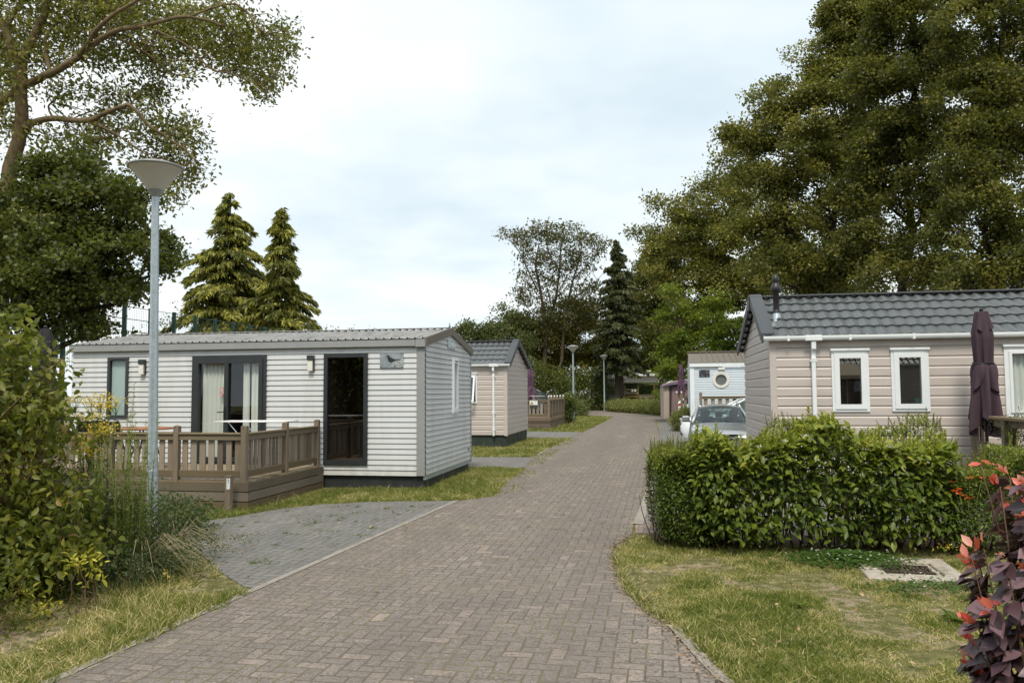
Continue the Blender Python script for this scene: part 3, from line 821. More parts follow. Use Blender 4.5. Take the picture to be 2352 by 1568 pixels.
# ---- beige chalets with tile-effect roof
def beige_chalet(label, O, flip, L, wins, skirt='green_skirting', pipe_x=.66, flue=False, group=None):
    """flip=False: walls run to +x from the near left corner; flip=True: to -x"""
    W, YR, ZE, ZR, ZB = 4.0, 1.5, 2.60, 3.38, 2.58
    r = empty('chalet', label, 'chalet', O, -ANG, group)
    sg = -1 if flip else 1
    X = lambda x: sg * x
    def F(u, z, o): return (X(u), -o, z)
    def S(u, z, o): return (X(-o), u, z)
    ops = [w[:4] for w in wins]
    mb = MB().use('beige_cladding'); pt = .158; z0 = .385
    clad(mb, F, z0, pt, 14, COVE, lambda z: .09, lambda z: L, ops)
    lo = lambda z: .09 if z < ZE else YR * (z - ZE) / (ZR - ZE)
    hi = lambda z: W - .04 if z < ZB else W - (W - YR) * (z - ZB) / (ZR - ZB)
    clad(mb, S, z0, pt, 19, COVE, lo, hi)
    a, b = sorted((X(L), X(L - .03)))
    mb.box(a, .03, z0, b, W, ZE)
    a, b = sorted((X(.02), X(L))); mb.box(a, W - .02, z0, b, W, ZE - .02)
    mb.build('wall', None, r)
    tr = MB().use('beige_cladding')
    a, b = sorted((X(-.016), X(.09))); tr.bbox(a, -.018, z0 - .03, b, .09, ZE - .02, .004)
    tr.build('corner_trim', None, r)
    sk = MB().use(skirt); a, b = sorted((X(.03), X(L - .03))); sk.box(a, .04, -.05, b, W - .04, z0 + .002)
    for i in range(int(W / .8)):
        a, b = sorted((X(.024), X(.029))); sk.box(a, .4 + i * .8, -.02, b, .42 + i * .8, z0 - .01)
    sk.build('skirting', None, r)
    # tile-effect sheets: rolls across, steps down the slope
    rf = MB().use('tile_roof')
    def slope(ya, za, yb, zb, rows):
        n = int(L / .19); dl = math.hypot(yb - ya, zb - za); ny, nz = -(zb - za) / dl, (yb - ya) / dl
        if nz < 0: ny, nz = -ny, -nz
        for k in range(rows):
            for (s0, s1) in ((0., 1.),):
                t0, t1 = (k + s0) / rows, (k + 1 + .04) / rows
                def fn(u, v):
                    x = -.10 + u * (L + .12); w = math.sin(2 * math.pi * x / .19 + .5 * math.sin(2 * math.pi * x / .19))
                    t = t0 + (t1 - t0) * v; h = .012 + .020 * w + .028 * (1 - v)
                    yy = ya + (yb - ya) * t + ny * h; zz = za + (zb - za) * t + nz * h
                    # scalloped lower edge
                    dv = .03 * w * (1 - v); return (X(x), yy - (yb - ya) / dl * dv, zz - (zb - za) / dl * dv)
                rf.grid(fn, n * 8, 2)
                # small riser under each step
                def fr(u, v):
                    p = fn(u, 0); h = .034 * (1 - v)
                    return (p[0], p[1] - ny * h, p[2] - nz * h)
                rf.grid(fr, n * 8, 1)
    slope(-.10, ZE + .0, YR, ZR + .04, 5)
    slope(W + .08, ZB + .0, YR, ZR + .04, 8)
    rf.build('roof', None, r)
    vg = MB().use('roof_dark')
    def band(x0, x1, dz0, dz1, pts):
        x0, x1 = sorted((X(x0), X(x1)))
        for (ya, za), (yb, zb) in zip(pts, pts[1:]):
            q = [(x, y, z + d) for x in (x0, x1) for (y, z) in ((ya, za), (yb, zb)) for d in (dz0, dz1)]
            base = len(vg.v); vg.v += q
            for f in ((0, 1, 3, 2), (4, 6, 7, 5), (0, 2, 6, 4), (1, 5, 7, 3), (0, 4, 5, 1), (2, 3, 7, 6)): vg.face([base + i for i in f])
    rk = [(-.13, ZE + .0), (YR, ZR + .05), (W + .10, ZB)]
    band(-.15, -.12, -.09, .075, rk); band(-.12, .06, .045, .078, rk)
    band(L, L + .03, -.09, .07, rk)
    a, b = sorted((X(-.16), X(L + .03)))
    vg.bbox(a, YR - .10, ZR + .055, b, YR + .10, ZR + .092, .012)
    a, b = sorted((X(-.17), X(-.145))); vg.bbox(a, YR - .07, ZR - .16, b, YR + .07, ZR + .10, .005)
    vg.build('verge_trim', None, r)
    so = MB().use('roof_dark'); a, b = sorted((X(-.11), X(L))); so.box(a, -.10, ZE - .03, b, .0, ZE - .02); so.build('soffit', None, r)
    gu = MB().use('white_upvc')
    gp = [(.0, .035), (.0, 0), (-.015, -.028), (-.04, -.042), (-.07, -.042), (-.095, -.026), (-.105, .0), (-.105, .035), (-.098, .035), (-.098, 0)]
    xa, xb = X(-.12), X(L)
    base = len(gu.v)
    for x in (xa, xb): gu.v += [(x, -.045 + y, ZE - .01 + z) for y, z in gp]
    k = len(gp)
    for i in range(k - 1): gu.face([base + i, base + i + 1, base + k + i + 1, base + k + i])
    gu.face([base + i for i in range(8)]); gu.face([base + k + i for i in range(8)])
    for i in range(int(L / .95) + 1):
        a, b = sorted((X(.25 + i * .95), X(.29 + i * .95))); gu.bbox(a, -.158, ZE - .060, b, -.04, ZE + .030, .004)
    gu.build('gutter', None, r)
    dp = MB().use('white_upvc'); px = X(pipe_x)
    dp.bbox(px - .13, -.160, ZE - .062, px + .13, -.042, ZE + .030, .01)
    dp.bbox(px - .036, -.14, ZE - .2, px + .036, -.07, ZE - .06, .008)
    dp.bbox(px - .032, -.088, .36, px + .032, -.024, ZE - .19, .008)
    for z in (2.2, 1.05, .52): dp.bbox(px - .052, -.092, z, px + .052, -.018, z + .025, .004); dp.bbox(px - .037, -.094, z + .025, px + .037, -.02, z + .08, .004)
    dp.use('black_plastic').box(px - .02, -.095, .33, px + .02, -.03, .36)
    dp.build('downpipe', None, r)
    for w in wins:
        u0, z0_, u1, z1, kind = w
        if kind == 'curtained':
            window(r, 'window', F, u0, z0_, u1, z1, .08, 'white_upvc', sash=.03, depth=.6, head=True, curtain=('curtain', [(u0 + .05, u1 - .05)]))
        elif kind == 'tilted':
            fr, (i0, j0, i1, j1) = window(r, 'window', F, u0, z0_, u1, z1, .05, 'white_upvc', sash=.0, depth=.8, head=True)
            s = MB().use('white_upvc')
            def B(u, z, o): # top-hung sash swung open at the foot
                t = (j1 - z) / (j1 - j0); return (X(u), -(.05 + o + .22 * t), z)
            for (a0, b0, a1, b1) in ((i0, j0, i1, j0 + .06), (i0, j1 - .06, i1, j1), (i0, j0 + .06, i0 + .06, j1 - .06), (i1 - .06, j0 + .06, i1, j1 - .06)):
                q = [B(a, b, o) for o in (0, .04) for b in (b0, b1) for a in (a0, a1)]; base = len(s.v); s.v += q
                for f in ((0, 2, 3, 1), (4, 5, 7, 6), (0, 1, 5, 4), (2, 6, 7, 3), (0, 4, 6, 2), (1, 3, 7, 5)): s.face([base + i for i in f])
            so_ = s.build('open_sash', None, fr)
            g = MB().use('pane_glass'); g.poly([B(i0 + .05, j0 + .05, .02), B(i1 - .05, j0 + .05, .02), B(i1 - .05, j1 - .05, .02), B(i0 + .05, j1 - .05, .02)]); g.build('pane', None, so_)
        else:
            fr, q = window(r, 'window', F, u0, z0_, u1, z1, .055, 'white_upvc', sash=.065, depth=.9, head=True, gm='dark_glass')
            if kind == 'sticker':
                s = MB().use('fence_green'); i0, j0, i1, j1 = q
                x0, x1 = sorted((X(i1 - .10), X(i1 - .03))); s.box(x0, -.012, j0 + .02, x1, -.0095, j0 + .09); s.build('window_sticker', None, fr)
    if flue:
        f = MB().use('black_plastic'); cx, cy = X(.20), .62
        zz = ZE + (ZR - ZE) * .45
        f.lathe([(.052, zz + .12), (.052, zz + .46), (.06, zz + .47), (.085, zz + .52), (.085, zz + .56), (.055, zz + .63), (.045, zz + .64), (.06, zz + .66), (.06, zz + .72), (.035, zz + .80), (.0, zz + .80)], 20, (cx, cy))
        f.lathe([(.062, zz + .12), (.062, zz + .16), (.052, zz + .17)], 20, (cx, cy))
        f.use('galvanised').lathe([(.11, zz - .06), (.085, zz + .02), (.058, zz + .12)], 20, (cx, cy))
        f.build('flue_pipe', None, r)
    return r

# ---- white chalet with the round window
def porthole_chalet():
    O = (7.304, 32.436, 0); L, W = 8.0, 3.6; ZE, ZR = 2.70, 3.36
    r = empty('mobile_home', 'pale white mobile home with a round window, behind the silver car', 'mobile home', O, -ANG)
    F = front(); cx, cz = 1.205, 2.17
    mb = MB().use('pale_cladding')
    clad(mb, F, .24, .0975, 25, LAP, lambda z: .14, lambda z: L, [(cx - .22, cz - .22, cx + .22, cz + .22)])
    mb.poly([(0, 0.01, .24), (0, W, .24), (0, W, 2.7), (0, W / 2, ZR - .02), (0, 0.01, 2.7)])
    mb.poly([(L, 0.01, .24), (L, W, .24), (L, W, 2.7), (L, W / 2, ZR - .02), (L, 0.01, 2.7)]); mb.box(0.01, W - .02, .24, L, W, 2.7)
    mb.build('wall', None, r)
    t = MB().use('white_upvc'); t.bbox(-.03, -.04, .24, .14, .02, ZE - .0, .006)
    t.build('corner_trim', None, r)
    t = MB().use('white_upvc'); t.bbox(-.04, -.09, ZE + .001, L, -.0, ZE + .16, .008); t.build('fascia', None, r)
    sk = MB().use('dark_skirting'); sk.box(.03, .03, -.05, L, W, .245); sk.build('skirting', None, r)
    rf = MB().use('brown_trim'); ns = int(L / .24); prof = [(0, 0), (.80, 0), (.83, .03), (.93, .03), (.96, 0)]
    xs = [(-.04, 0), (.28, 0)] + [(.28 + (i + a) * (L - .28) / ns, h) for i in range(ns) for a, h in prof]
    for ye in (-.1, W + .1):
        for (xa, ha), (xb, hb) in zip(xs, xs[1:]):
            rf.poly([(xa, ye, ZE + .16 + ha), (xb, ye, ZE + .16 + hb), (xb, W / 2, ZR + ha), (xa, W / 2, ZR + ha)])
    rf.bbox(-.05, W / 2 - .1, ZR + .02, L, W / 2 + .1, ZR + .06, .01)
    rf.build('roof', None, r)
    fr = MB().use('cream_upvc')
    k = 40
    def ring(ra, rb, oa, ob):
        def fn(u, v):
            a = 2 * math.pi * u; rr = ra + (rb - ra) * v; return (cx + rr * math.cos(a), -(oa + (ob - oa) * v), cz + rr * math.sin(a))
        fr.grid(fn, k, 1)
    ring(.335, .33, .012, .045); ring(.33, .275, .045, .05); ring(.275, .265, .05, .035); ring(.265, .225, .035, .04); ring(.225, .215, .04, -.03)
    fr.use('blind').box(cx - .22, .03, cz - .22, cx + .22, .5, cz + .22)
    fo = fr.build('round_window', None, r)
    g = MB().use('dark_glass'); g.poly([(cx + .222 * math.cos(a), -.012, cz + .222 * math.sin(a)) for a in np.linspace(0, 2 * math.pi, 33)[:-1]]); g.build('pane', None, fo)
    lp = MB().use('cream_upvc'); lp.bbox(cx - .11, -.09, 2.57, cx + .16, -.015, 2.67, .01); lp.build('wall_light', None, r)
    m, tt = mat('dark_photo'); n = tt.noise(tt.coord(), 9, 6, .75)
    tt.out(tt.bsdf(tt.ramp(n, (.35, (.01, .012, .015)), (.55, (.05, .05, .06)), (.66, (.30, .30, .32)), (.72, (.03, .03, .035))), .4))
    p = MB().use('dark_photo'); p.box(.34, -.04, 2.30, .76, -.016, 2.585); p.build('picture_panel', None, r)
    return r
white_chalet()
beige_chalet('small beige chalet with dark tiled roof, beyond the white mobile home', (-.173, 25.081, 0), True, 7.0, [(.96, 1.385, 1.52, 2.32, 'tilted')], pipe_x=.42)
beige_chalet('long beige chalet with dark tiled roof and black flue, behind the leafy hedge', (4.263, 13.05, 0), False, 8.5,
             [(.942, 1.39, 1.508, 2.375, 'plain'), (1.844, 1.395, 2.405, 2.375, 'sticker'), (3.50, 1.30, 4.75, 2.40, 'curtained')], pipe_x=.66, flue=True)
porthole_chalet()

bc = beige_chalet('added beige chalet behind the camera, mirrored in the window panes', (10.2, -4.2, 0), False, 7.0, [(1.2, 1.39, 1.9, 2.375, 'plain'), (3.4, .5, 5.0, 2.375, 'plain')], pipe_x=.66)  # unseen copy, added to give the long chalet's panes a reflection
bc.rotation_euler.z += math.pi
def open_parasol():
    r = empty('parasol', 'open tan parasol behind the camera in front of the chalet', 'parasol', (5.9, -1.9, 0)); p = MB().use('white_plastic'); p.tube([(0, 0, 0), (0, 0, 2.6)], .022, 10); p.build('pole', None, r)
    c = MB().use('tan_cloth'); c.smooth = False
    for i in range(8):
        a, b = i * math.pi / 4, (i + 1) * math.pi / 4; c.poly([(0, 0, 2.65), (1.5 * math.cos(a), 1.5 * math.sin(a), 2.2), (1.5 * math.cos(b), 1.5 * math.sin(b), 2.2)]); c.poly([(1.5 * math.cos(a), 1.5 * math.sin(a), 2.2), (1.5 * math.cos(b), 1.5 * math.sin(b), 2.2), (1.5 * math.cos(b), 1.5 * math.sin(b), 2.08), (1.5 * math.cos(a), 1.5 * math.sin(a), 2.08)])
    c.build('canopy', None, r)
open_parasol()
# ------------------------------------------------------------------ decks and fences
def board_run(name, parent, x0, y0, x1, y1, z_top, z_bot, post_s, post_top, step=.135, bw=.095, cap=True, z_deck=.39, wm=None):
    """railing panel between two points: cap rail, lower rail and upright boards"""
    d = Vector((x1 - x0, y1 - y0, 0)); L = d.length; d.normalize(); a = math.atan2(d.y, d.x)
    mb = MB().use(wm or 'rail_wood')
    mb.bbox(0, -.045, z_top - .03, L, .045, z_top, .006); mb.bbox(0, -.022, z_top - .115, L, .018, z_top - .031, .004)
    mb.bbox(0, -.024, z_bot - .045, L, .018, z_bot + .055, .004)
    mb.use('weathered_wood')
    n = int(L / step)
    for i in range(n):
        u = (i + .5) * L / n; w = bw / 2 * random.uniform(.94, 1.05)
        mb.bbox(u - w, .020, z_bot - .03 + random.uniform(-.005, .005), u + w, .042, z_top - .04, .002)
    o = mb.build(name, None, parent, (x0, y0, 0)); o.rotation_euler = (0, 0, a)
    return o
def post(parent, x, y, z0, z1, w=.045, ball=False):
    mb = MB().use('weathered_wood'); mb.bbox(x - w, y - w, z0, x + w, y + w, z1, .006)
    if ball:
        mb.use('white_plastic').lathe([(0, z1 - .01), (.03, z1), (.045, z1 + .035), (.03, z1 + .07), (0, z1 + .08)], 10, (x, y))
    else:
        mb.lathe([(0, z1 + .018), (w * 1.25, z1 + .002), (w * 1.3, z1 - .012), (w * .9, z1 - .014)], 4, (x, y))
    return mb.build('post', None, parent)

def left_deck():
    r = empty('wooden_deck', 'raised wooden deck with plank railing, in front of the white mobile home', 'deck', (-4.003, 12.075, 0), -ANG)
    D, Lx, ZT = 2.74, 5.2, .42
    b = MB().use('grooved_wood')
    for k in range(3):
        b.box(-Lx, -.0, .0 + k * .143 - .02, -.002, .028, .128 + k * .143 - .02)
    b.build('side_boards', None, r)
    b = MB().use('grooved_wood_deep')
    for k in range(3): b.box(-.028, .001, .0 + k * .143 - .02, .0, D, .128 + k * .143 - .02)
    b.build('side_boards', None, r)
    t = MB().use('rail_wood')
    n = int(D / .145)
    for i in range(n): t.box(-Lx, .03 + i * .145, ZT - .03, -.03, .03 + i * .145 + .138, ZT)
    t.build('deck_floor', None, r)
    for x in (-.10, -1.24, -2.38, -3.52, -4.66): post(r, x, .06, .36, 1.25)
    for x0, x1 in ((-1.19, -.15), (-2.33, -1.29), (-3.47, -2.43), (-4.61, -3.57)): board_run('railing', r, x0, .06, x1, .06, 1.15, .52, 0, 0)
    for y in (1.36, 2.62): post(r, -.08, y, .40, 1.25)
    for y0, y1 in ((.11, 1.31), (1.41, 2.57)): board_run('railing', r, -.08, y0, -.08, y1, 1.15, .52, 0, 0, step=.115, bw=.078)
    # climbing grass caught at the corner
    return r
left_deck()

def loc_deck(x, y, z=.42): # deck-frame point to world
    return np.array([-4.003, 12.075, z]) + UX * x + UY * y

def drying_rack(label, loc, rz, w=1.1, d=.55, h=.85, sc_=1.):
    r = empty('drying_rack', label, 'drying rack', tuple(loc), rz)
    b = MB().use('white_plastic')
    b.tube([(-w / 2, -d / 2, h), (w / 2, -d / 2, h), (w / 2, d / 2, h), (-w / 2, d / 2, h), (-w / 2, -d / 2, h)], .009, 6)
    for i in range(7): y = -d / 2 + d * (i + .5) / 7; b.tube([(-w / 2, y, h), (w / 2, y, h)], .0035, 4)
    b.build('frame', None, r)
    for s in (-1, 1):
        g = MB().use('galvanised')
        g.tube([(-w * .3, s * d * .45, h - .01), (w * .3, s * d * .42, .02), (w * .3, -s * d * .42, .02), (-w * .3, -s * d * .45, h - .01)], .008, 6); g.build('leg', None, r)
    return r
drying_rack('folding clothes airer standing on the deck of the white mobile home', loc_deck(-.55, 1.25), -ANG, 1.25, .55, .86)

def chair(label, loc, rz, group=None, m='black_plastic', wood_top=False):
    r = empty('garden_chair', label, 'garden chair', tuple(loc), rz, group)
    s = MB().use(m); s.bbox(-.23, -.22, .41, .23, .22, .44, .01); s.build('seat', None, r)
    b = MB().use(m)
    def fn(u, v): return (-.22 + .44 * u, .21 + .10 * v + .03 * math.sin(math.pi * u), .46 + .42 * v)
    b.grid(fn, 8, 5)
    b.tube([(-.22, .21, .44), (-.22, .31, .88), (-.1, .335, .93), (.1, .335, .93), (.22, .31, .88), (.22, .21, .44)], .013, 7); b.build('backrest', None, r)
    for x in (-.22, .22):
        for y in (-.2, .2):
            l = MB().use(m); l.tube([(x, y, .42), (x * 1.12, y * 1.15, 0)], .013, 7); l.build('leg', None, r)
        a = MB().use(m); a.tube([(x, -.2, .42), (x * 1.1, -.22, .64), (x * 1.1, .25, .66)], .012, 7); a.build('armrest', None, r)
    return r
chair('dark garden chair behind the deck railing, nearer the double door', loc_deck(-2.75, .95), 2.6, 'garden chairs on the deck')
chair('dark garden chair behind the deck railing, beside the lamp post', loc_deck(-3.75, 1.15), -2.3, 'garden chairs on the deck')
def table():
    r = empty('garden_table', 'round wooden garden table on the deck behind the railing', 'table', tuple(loc_deck(-2.9, 1.65)), 0)
    t = MB().use('terracotta'); t.lathe([(0, .70), (.45, .70), (.46, .715), (.45, .73), (0, .73)], 32); t.build('tabletop', None, r)
    for a in range(4):
        l = MB().use('black_plastic'); c, s = math.cos(a * math.pi / 2), math.sin(a * math.pi / 2); l.tube([(.1 * c, .1 * s, .70), (.33 * c, .33 * s, 0)], .014, 7); l.build('leg', None, r)
table()

def marker_post():
    p = (-4.24, 11.93, 0)
    r = empty('marker_post', 'short wooden marker post with white sign, in front of the deck corner', 'marker post', p, -ANG)
    b = MB().use('weathered_wood'); b.bbox(-.045, -.045, -.1, .045, .045, .515, .006); b.box(-.05, -.05, .515, .05, .05, .525); b.build('post', None, r)
    s = MB().use('sign_white'); s.box(-.012, -.052, .33, .045, -.0465, .49); so = s.build('sign', None, r)
    text_mesh('lettering', '8', .035, 'sign_black', so, (.017, -.053, .465), (math.pi / 2, 0, 0))
    text_mesh('lettering', 'P', .035, 'sign_black', so, (.017, -.053, .43), (math.pi / 2, 0, 0))
marker_post()

def lamp(label, loc, H, R=.32, wear=False):
    r = empty('street_lamp', label, 'street lamp', loc, 0, 'cone headed lamps along the road')
    k = R / .32
    p = MB().use('galvanised'); p.lathe([(.062 * k, -.1), (.062 * k, .95), (.056 * k, 1.0), (.043 * k, H - .44 * k)], 20)
    p.use('galvanised'); p.bbox(-.04 * k, -.068 * k, .45, .04 * k, -.055 * k, .85, .004)
    p.build('pole', None, r)
    c = MB().use('grey_trim'); c.lathe([(.04 * k, H - .46 * k), (.046 * k, H - .445 * k), (.092 * k, H - .37 * k), (.095 * k, H - .365 * k), (.0, H - .36 * k)], 28); c.build('collar', None, r)
    d = MB().use('lamp_diffuser'); d.lathe([(.094 * k, H - .363 * k), (.30 * k, H - .095 * k)], 64); d.build('diffuser', None, r)
    t = MB().use('white_upvc'); t.use('grey_trim'); t.lathe([(.30 * k, H - .10 * k), (.322 * k, H - .095 * k), (.322 * k, H - .078 * k), (.20 * k, H - .035 * k), (.07 * k, H - .008 * k), (.0, H)], 48)
    t.use('cream_upvc').lathe([(.298 * k, H - .096 * k), (.0, H - .09 * k)], 48)
    t.build('cap', None, r)
    b = MB().use('white_plastic'); b.lathe([(.0, H - .35 * k), (.035 * k, H - .34 * k), (.035 * k, H - .18 * k), (0, H - .16 * k)], 12); b.build('bulb', None, r)
    return r
lamp('large near grey lamp post rising from the bushes, beside the deck', (-4.275, 9.49, 0), 4.58).rotation_euler = (R_(.35), R_(-.5), 0)
lamp('mid-distance lamp post standing in the grass beyond the beige chalet', (3.53, 45.8, 0), 4.42, .33)
lamp('farthest lamp post behind the low flowering hedge', (8.0, 69.0, 0), 4.9, .37)

def parasol(label, base, H, z_tie, z_bot, R=.2, m='purple_cloth', seed=1, top_r=.05):
    r = empty('parasol', label, 'parasol', tuple(base), seed * .7)
    rd = random.Random(seed)
    ph = [rd.random() * 6 for _ in range(4)]
    p = MB().use('black_plastic'); p.tube([(0, 0, 0), (0, 0, H)], .024, 12); p.lathe([(0, H - .0), (.03, H), (.02, H + .03), (0, H + .04)], 10)
    p.lathe([(.22, 0), (.22, .05), (.05, .09), (.03, .2)], 20); p.build('pole', None, r)
    def rad(t):  # profile from top (0) to bottom (1)
        z = H - .02 - t * (H - .02 - z_bot)
        tt = (H - .02 - z_tie) / (H - .02 - z_bot)
        if t < tt:
            u = t / tt; return top_r + (R * .62 - top_r) * min(1, u * 2.2) - .1 * R * max(0, u - .5) * 2
        u = (t - tt) / (1 - tt); return R * .50 + R * .6 * u ** .6
    c = MB().use(m)
    def layer(k0, t0, t1, amp, fold, scal, off):
        def fn(u, v):
            a = 2 * math.pi * u; t = t0 + (t1 - t0) * v
            f = math.sin(fold * a + ph[k0] + 1.2 * v) + .45 * math.sin((fold + 4) * a + ph[k0] * 2 - v)
            rr = (rad(min(t, 1)) + off) * (1.04 - amp * 1.7 * (.4 + v) * (1.45 + f) / 2.9)
            z = H - .02 - t * (H - .02 - z_bot) + scal * v * v * math.sin(3 * a + ph[(k0 + 1) % 4]) * .5
            return (rr * math.cos(a), rr * math.sin(a), z)
        c.grid(fn, 64, 14)
    tt = (H - .02 - z_tie) / (H - .02 - z_bot)
    layer(0, 0, tt + .01, .24, 6, 0, 0); layer(1, tt - .01, 1.0, .36, 6, .30, 0)
    layer(2, 0.0, .17, .24, 4, .09, .022); layer(3, tt, tt + (1 - tt) * .38, .30, 4, .16, .02)
    c.build('canopy', None, r)
    b = MB().use('black_cloth'); b.tube([(R * .56 * math.cos(a), R * .56 * math.sin(a), z_tie + .01 * math.sin(a * 3)) for a in np.linspace(0, 2 * math.pi, 25)], .014, 6, cap=False); b.build('strap', None, r)
    return r
pp = at(2262, 900, 11.85)
parasol('large closed plum parasol in front of the long beige chalet', (pp[0], 11.85, 0), 2.92, 2.12, 1.18, .25, 'plum_cloth', 3, .07)
pp = at(1218, 900, 38.2); parasol('closed purple parasol on the far deck behind the small beige chalet', (pp[0], 38.2, .5), 2.48, 1.5, .75, .34, seed=5)
pp = at(1565, 900, 39.0); parasol('closed purple parasol standing before the brown shed', (pp[0], 39.0, 0), 3.05, 2.3, 1.55, .21, seed=7)
pp = at(100, 900, 13.0); parasol('closed black parasol at the left end of the deck', (pp[0], 13.0, .4), 2.45, 1.6, .45, .34, 'black_cloth', seed=9)

# ---- far deck behind the small chalet
def far_deck():
    r = empty('wooden_deck', 'far wooden deck with a warning sign, beyond the small beige chalet', 'deck', (1.715, 36.4, 0), -ANG)
    ZT, Lx, D = .55, 3.2, 5.8
    b = MB().use('plain_boards')
    for k in range(4): b.bbox(-Lx, 0, k * .14 - .01, -.002, .03, k * .14 + .125, .003)
    b.build('side_boards', None, r)
    b = MB().use('grooved_wood_deep'); b = MB().use('rail_wood_deep')
    for k in range(4): b.bbox(-.03, .001, k * .14 - .01, .0, D, k * .14 + .125, .003)
    b.build('side_boards', None, r)
    t = MB().use('rail_wood'); t.box(-Lx, .03, ZT - .03, -.03, D, ZT); t.build('deck_floor', None, r)
    post(r, -.06, .05, .5, 1.48, .055, True); post(r, -1.10, .05, .5, 1.48, .055, True); post(r, -2.2, .05, .5, 1.48, .055, True)
    board_run('railing', r, -1.04, .06, -.12, .06, 1.37, .64, 0, 0, step=.155, bw=.115); board_run('railing', r, -2.14, .06, -1.16, .06, 1.37, .64, 0, 0, step=.155, bw=.115)
    ys = [.9, 2.0, 3.1, 4.3, 5.6]
    for y in ys: post(r, -.05, y, .5, 1.48, .055, True)
    for a, b_ in zip([.05] + ys[:-1], ys): board_run('railing', r, -.05, a + .06, -.05, b_ - .06, 1.37, .64, 0, 0, step=.16, bw=.135)
    s = MB().use('sign_white'); s.box(-.93, -.035, 1.13, -.56, .0, 1.33); so = s.build('warning_sign', None, r)
    w = MB().use('sign_black'); w.poly([(-.91, -.037, 1.15), (-.75, -.037, 1.15), (-.83, -.037, 1.305)])
    w.use('sign_yellow').poly([(-.888, -.039, 1.162), (-.772, -.039, 1.162), (-.83, -.039, 1.28)])
    w.use('sign_black').poly([(-.845, -.041, 1.185), (-.815, -.041, 1.185), (-.815, -.041, 1.215), (-.845, -.041, 1.225)]); w.build('symbol', None, so)
    text_mesh('lettering', 'PAS OP', .042, 'sign_black', so, (-.655, -.037, 1.29), (math.pi / 2, 0, 0))
    return r
far_deck()
pp = np.array([1.715, 36.4, .55]) + UX * -.75 + UY * 1.2
drying_rack('clothes airer on the far deck, above the warning sign', pp, -ANG, .7, .5, .98)

# ---- deck by the porthole home
def fence(name, label, O, rz, L, zt, zb, posts, step=.15, bw=.10, ball=False, cat='fence'):
    r = empty(name, label, cat, O, rz)
    for i, x in enumerate(posts): post(r, x, 0, -.05, zt + .13, .055, ball)
    for a, b in zip(posts, posts[1:]): board_run('railing', r, a + .05, 0, b - .05, 0, zt, zb, 0, 0, step=step, bw=bw)
    return r
fence('plank_fence', 'brown plank fence directly in front of the round window home', (7.5, 31.6, 0), -ANG, 4, 1.52, .85, [0, 2.05, 4.1, 6.1], .26, .15)
fence('plank_fence', 'weathered plank fence left of the round window home, beside the shed', (7.75, 37.4, 0), -ANG, 3, 1.50, .75, [0, .22, 1.7, 3.0], .2, .13, True)

# ---- fence at the right edge, in front of the long chalet
def right_fence():
    O = np.array([7.17, 12.35, 0]); r = empty('plank_fence', 'grey wooden terrace fence with low pickets at the right edge', 'fence', tuple(O), -ANG)
    for y in (0., -1.15, -2.3, -3.4):
        mb = MB().use('weathered_wood'); mb.bbox(-.05, y - .05, -.05, .05, y + .05, 1.42 if y == 0 else 1.30, .006); mb.build('post', None, r)
        mb = MB().use('weathered_wood'); mb.bbox(.08, y - .03, -.05, .13, y + .03, 1.30, .006); mb.build('post', None, r)
    c = MB().use('rail_wood_deep'); c.bbox(-.07, -3.5, 1.30, .15, .06, 1.345, .006); c.bbox(.0, -3.5, 1.20, .05, .0, 1.297, .004); c.bbox(0, -3.5, .55, .05, 0, .62, .004); c.build('cap_rail', None, r)
    p = MB().use('weathered_wood')
    for i in range(24):
        y = -.2 - i * .135; h = .95 + random.uniform(-.008, .008)
        p.bbox(-.03, y - .04, .05, -.008, y + .04, h, .003)
    p.build('pickets', None, r)
right_fence()

def wicker():
    o = np.array([7.95, 11.75, 0]); r = empty('wicker_screen', 'pale woven wicker seat back on the terrace behind the right fence', 'garden seat', tuple(o), -ANG)
    b = MB().use('rattan')
    def fn(u, v):
        x = -.05 + 1.9 * u; z = .5 + 1.05 * v
        return (x, -.02 * math.sin(z / .034 * math.pi + (0 if int(x / .055) % 2 else math.pi)) * .35, z)
    b.grid(fn, 140, 120)
    b.smooth = False; b.bbox(-.08, .02, .45, 1.9, .08, 1.56, .01); b.build('backrest', None, r)
    s = MB().use('rattan'); s.bbox(-.06, .1, .35, 1.88, .7, .45, .02); s.build('seat', None, r)
    for x in (-.02, 1.8):
        for y in (.12, .62): l = MB().use('rattan'); l.bbox(x, y, 0, x + .05, y + .05, .36, .005); l.build('leg', None, r)
wicker()

# ---- green mesh fence behind the left chalet
def mesh_fence():
    a = np.array([-15.2, 12.0, 0]); r = empty('mesh_fence', 'tall dark green wire mesh fence behind the white mobile home', 'fence', tuple(a), 0)
    P0 = at(446, 900, 29.5); P0 = np.array([P0[0], P0[1], 0]); d = UY.copy()
    H = 4.66; s = 1.333
    for i in range(-6, 12):
        p = P0 + d * s * i - a; m = MB().use('fence_green'); m.bbox(p[0] - .055, p[1] - .055, 0, p[0] + .055, p[1] + .055, H, .006); m.build('post', None, r)
    w = MB().use('fence_green'); n0, n1 = -6 * s, 11 * s
    z = 2.6
    while z <= H - .05:
        p, q = P0 + d * n0 - a, P0 + d * n1 - a; w.tube([(p[0], p[1], z), (q[0], q[1], z)], .012, 4, cap=False); z += .4
    u = n0
    while u < n1:
        p = P0 + d * u - a; w.tube([(p[0], p[1], 2.5), (p[0], p[1], H - .1)], .0045, 3, cap=False); u += .09
    w.build('wire_mesh', None, r)
mesh_fence()

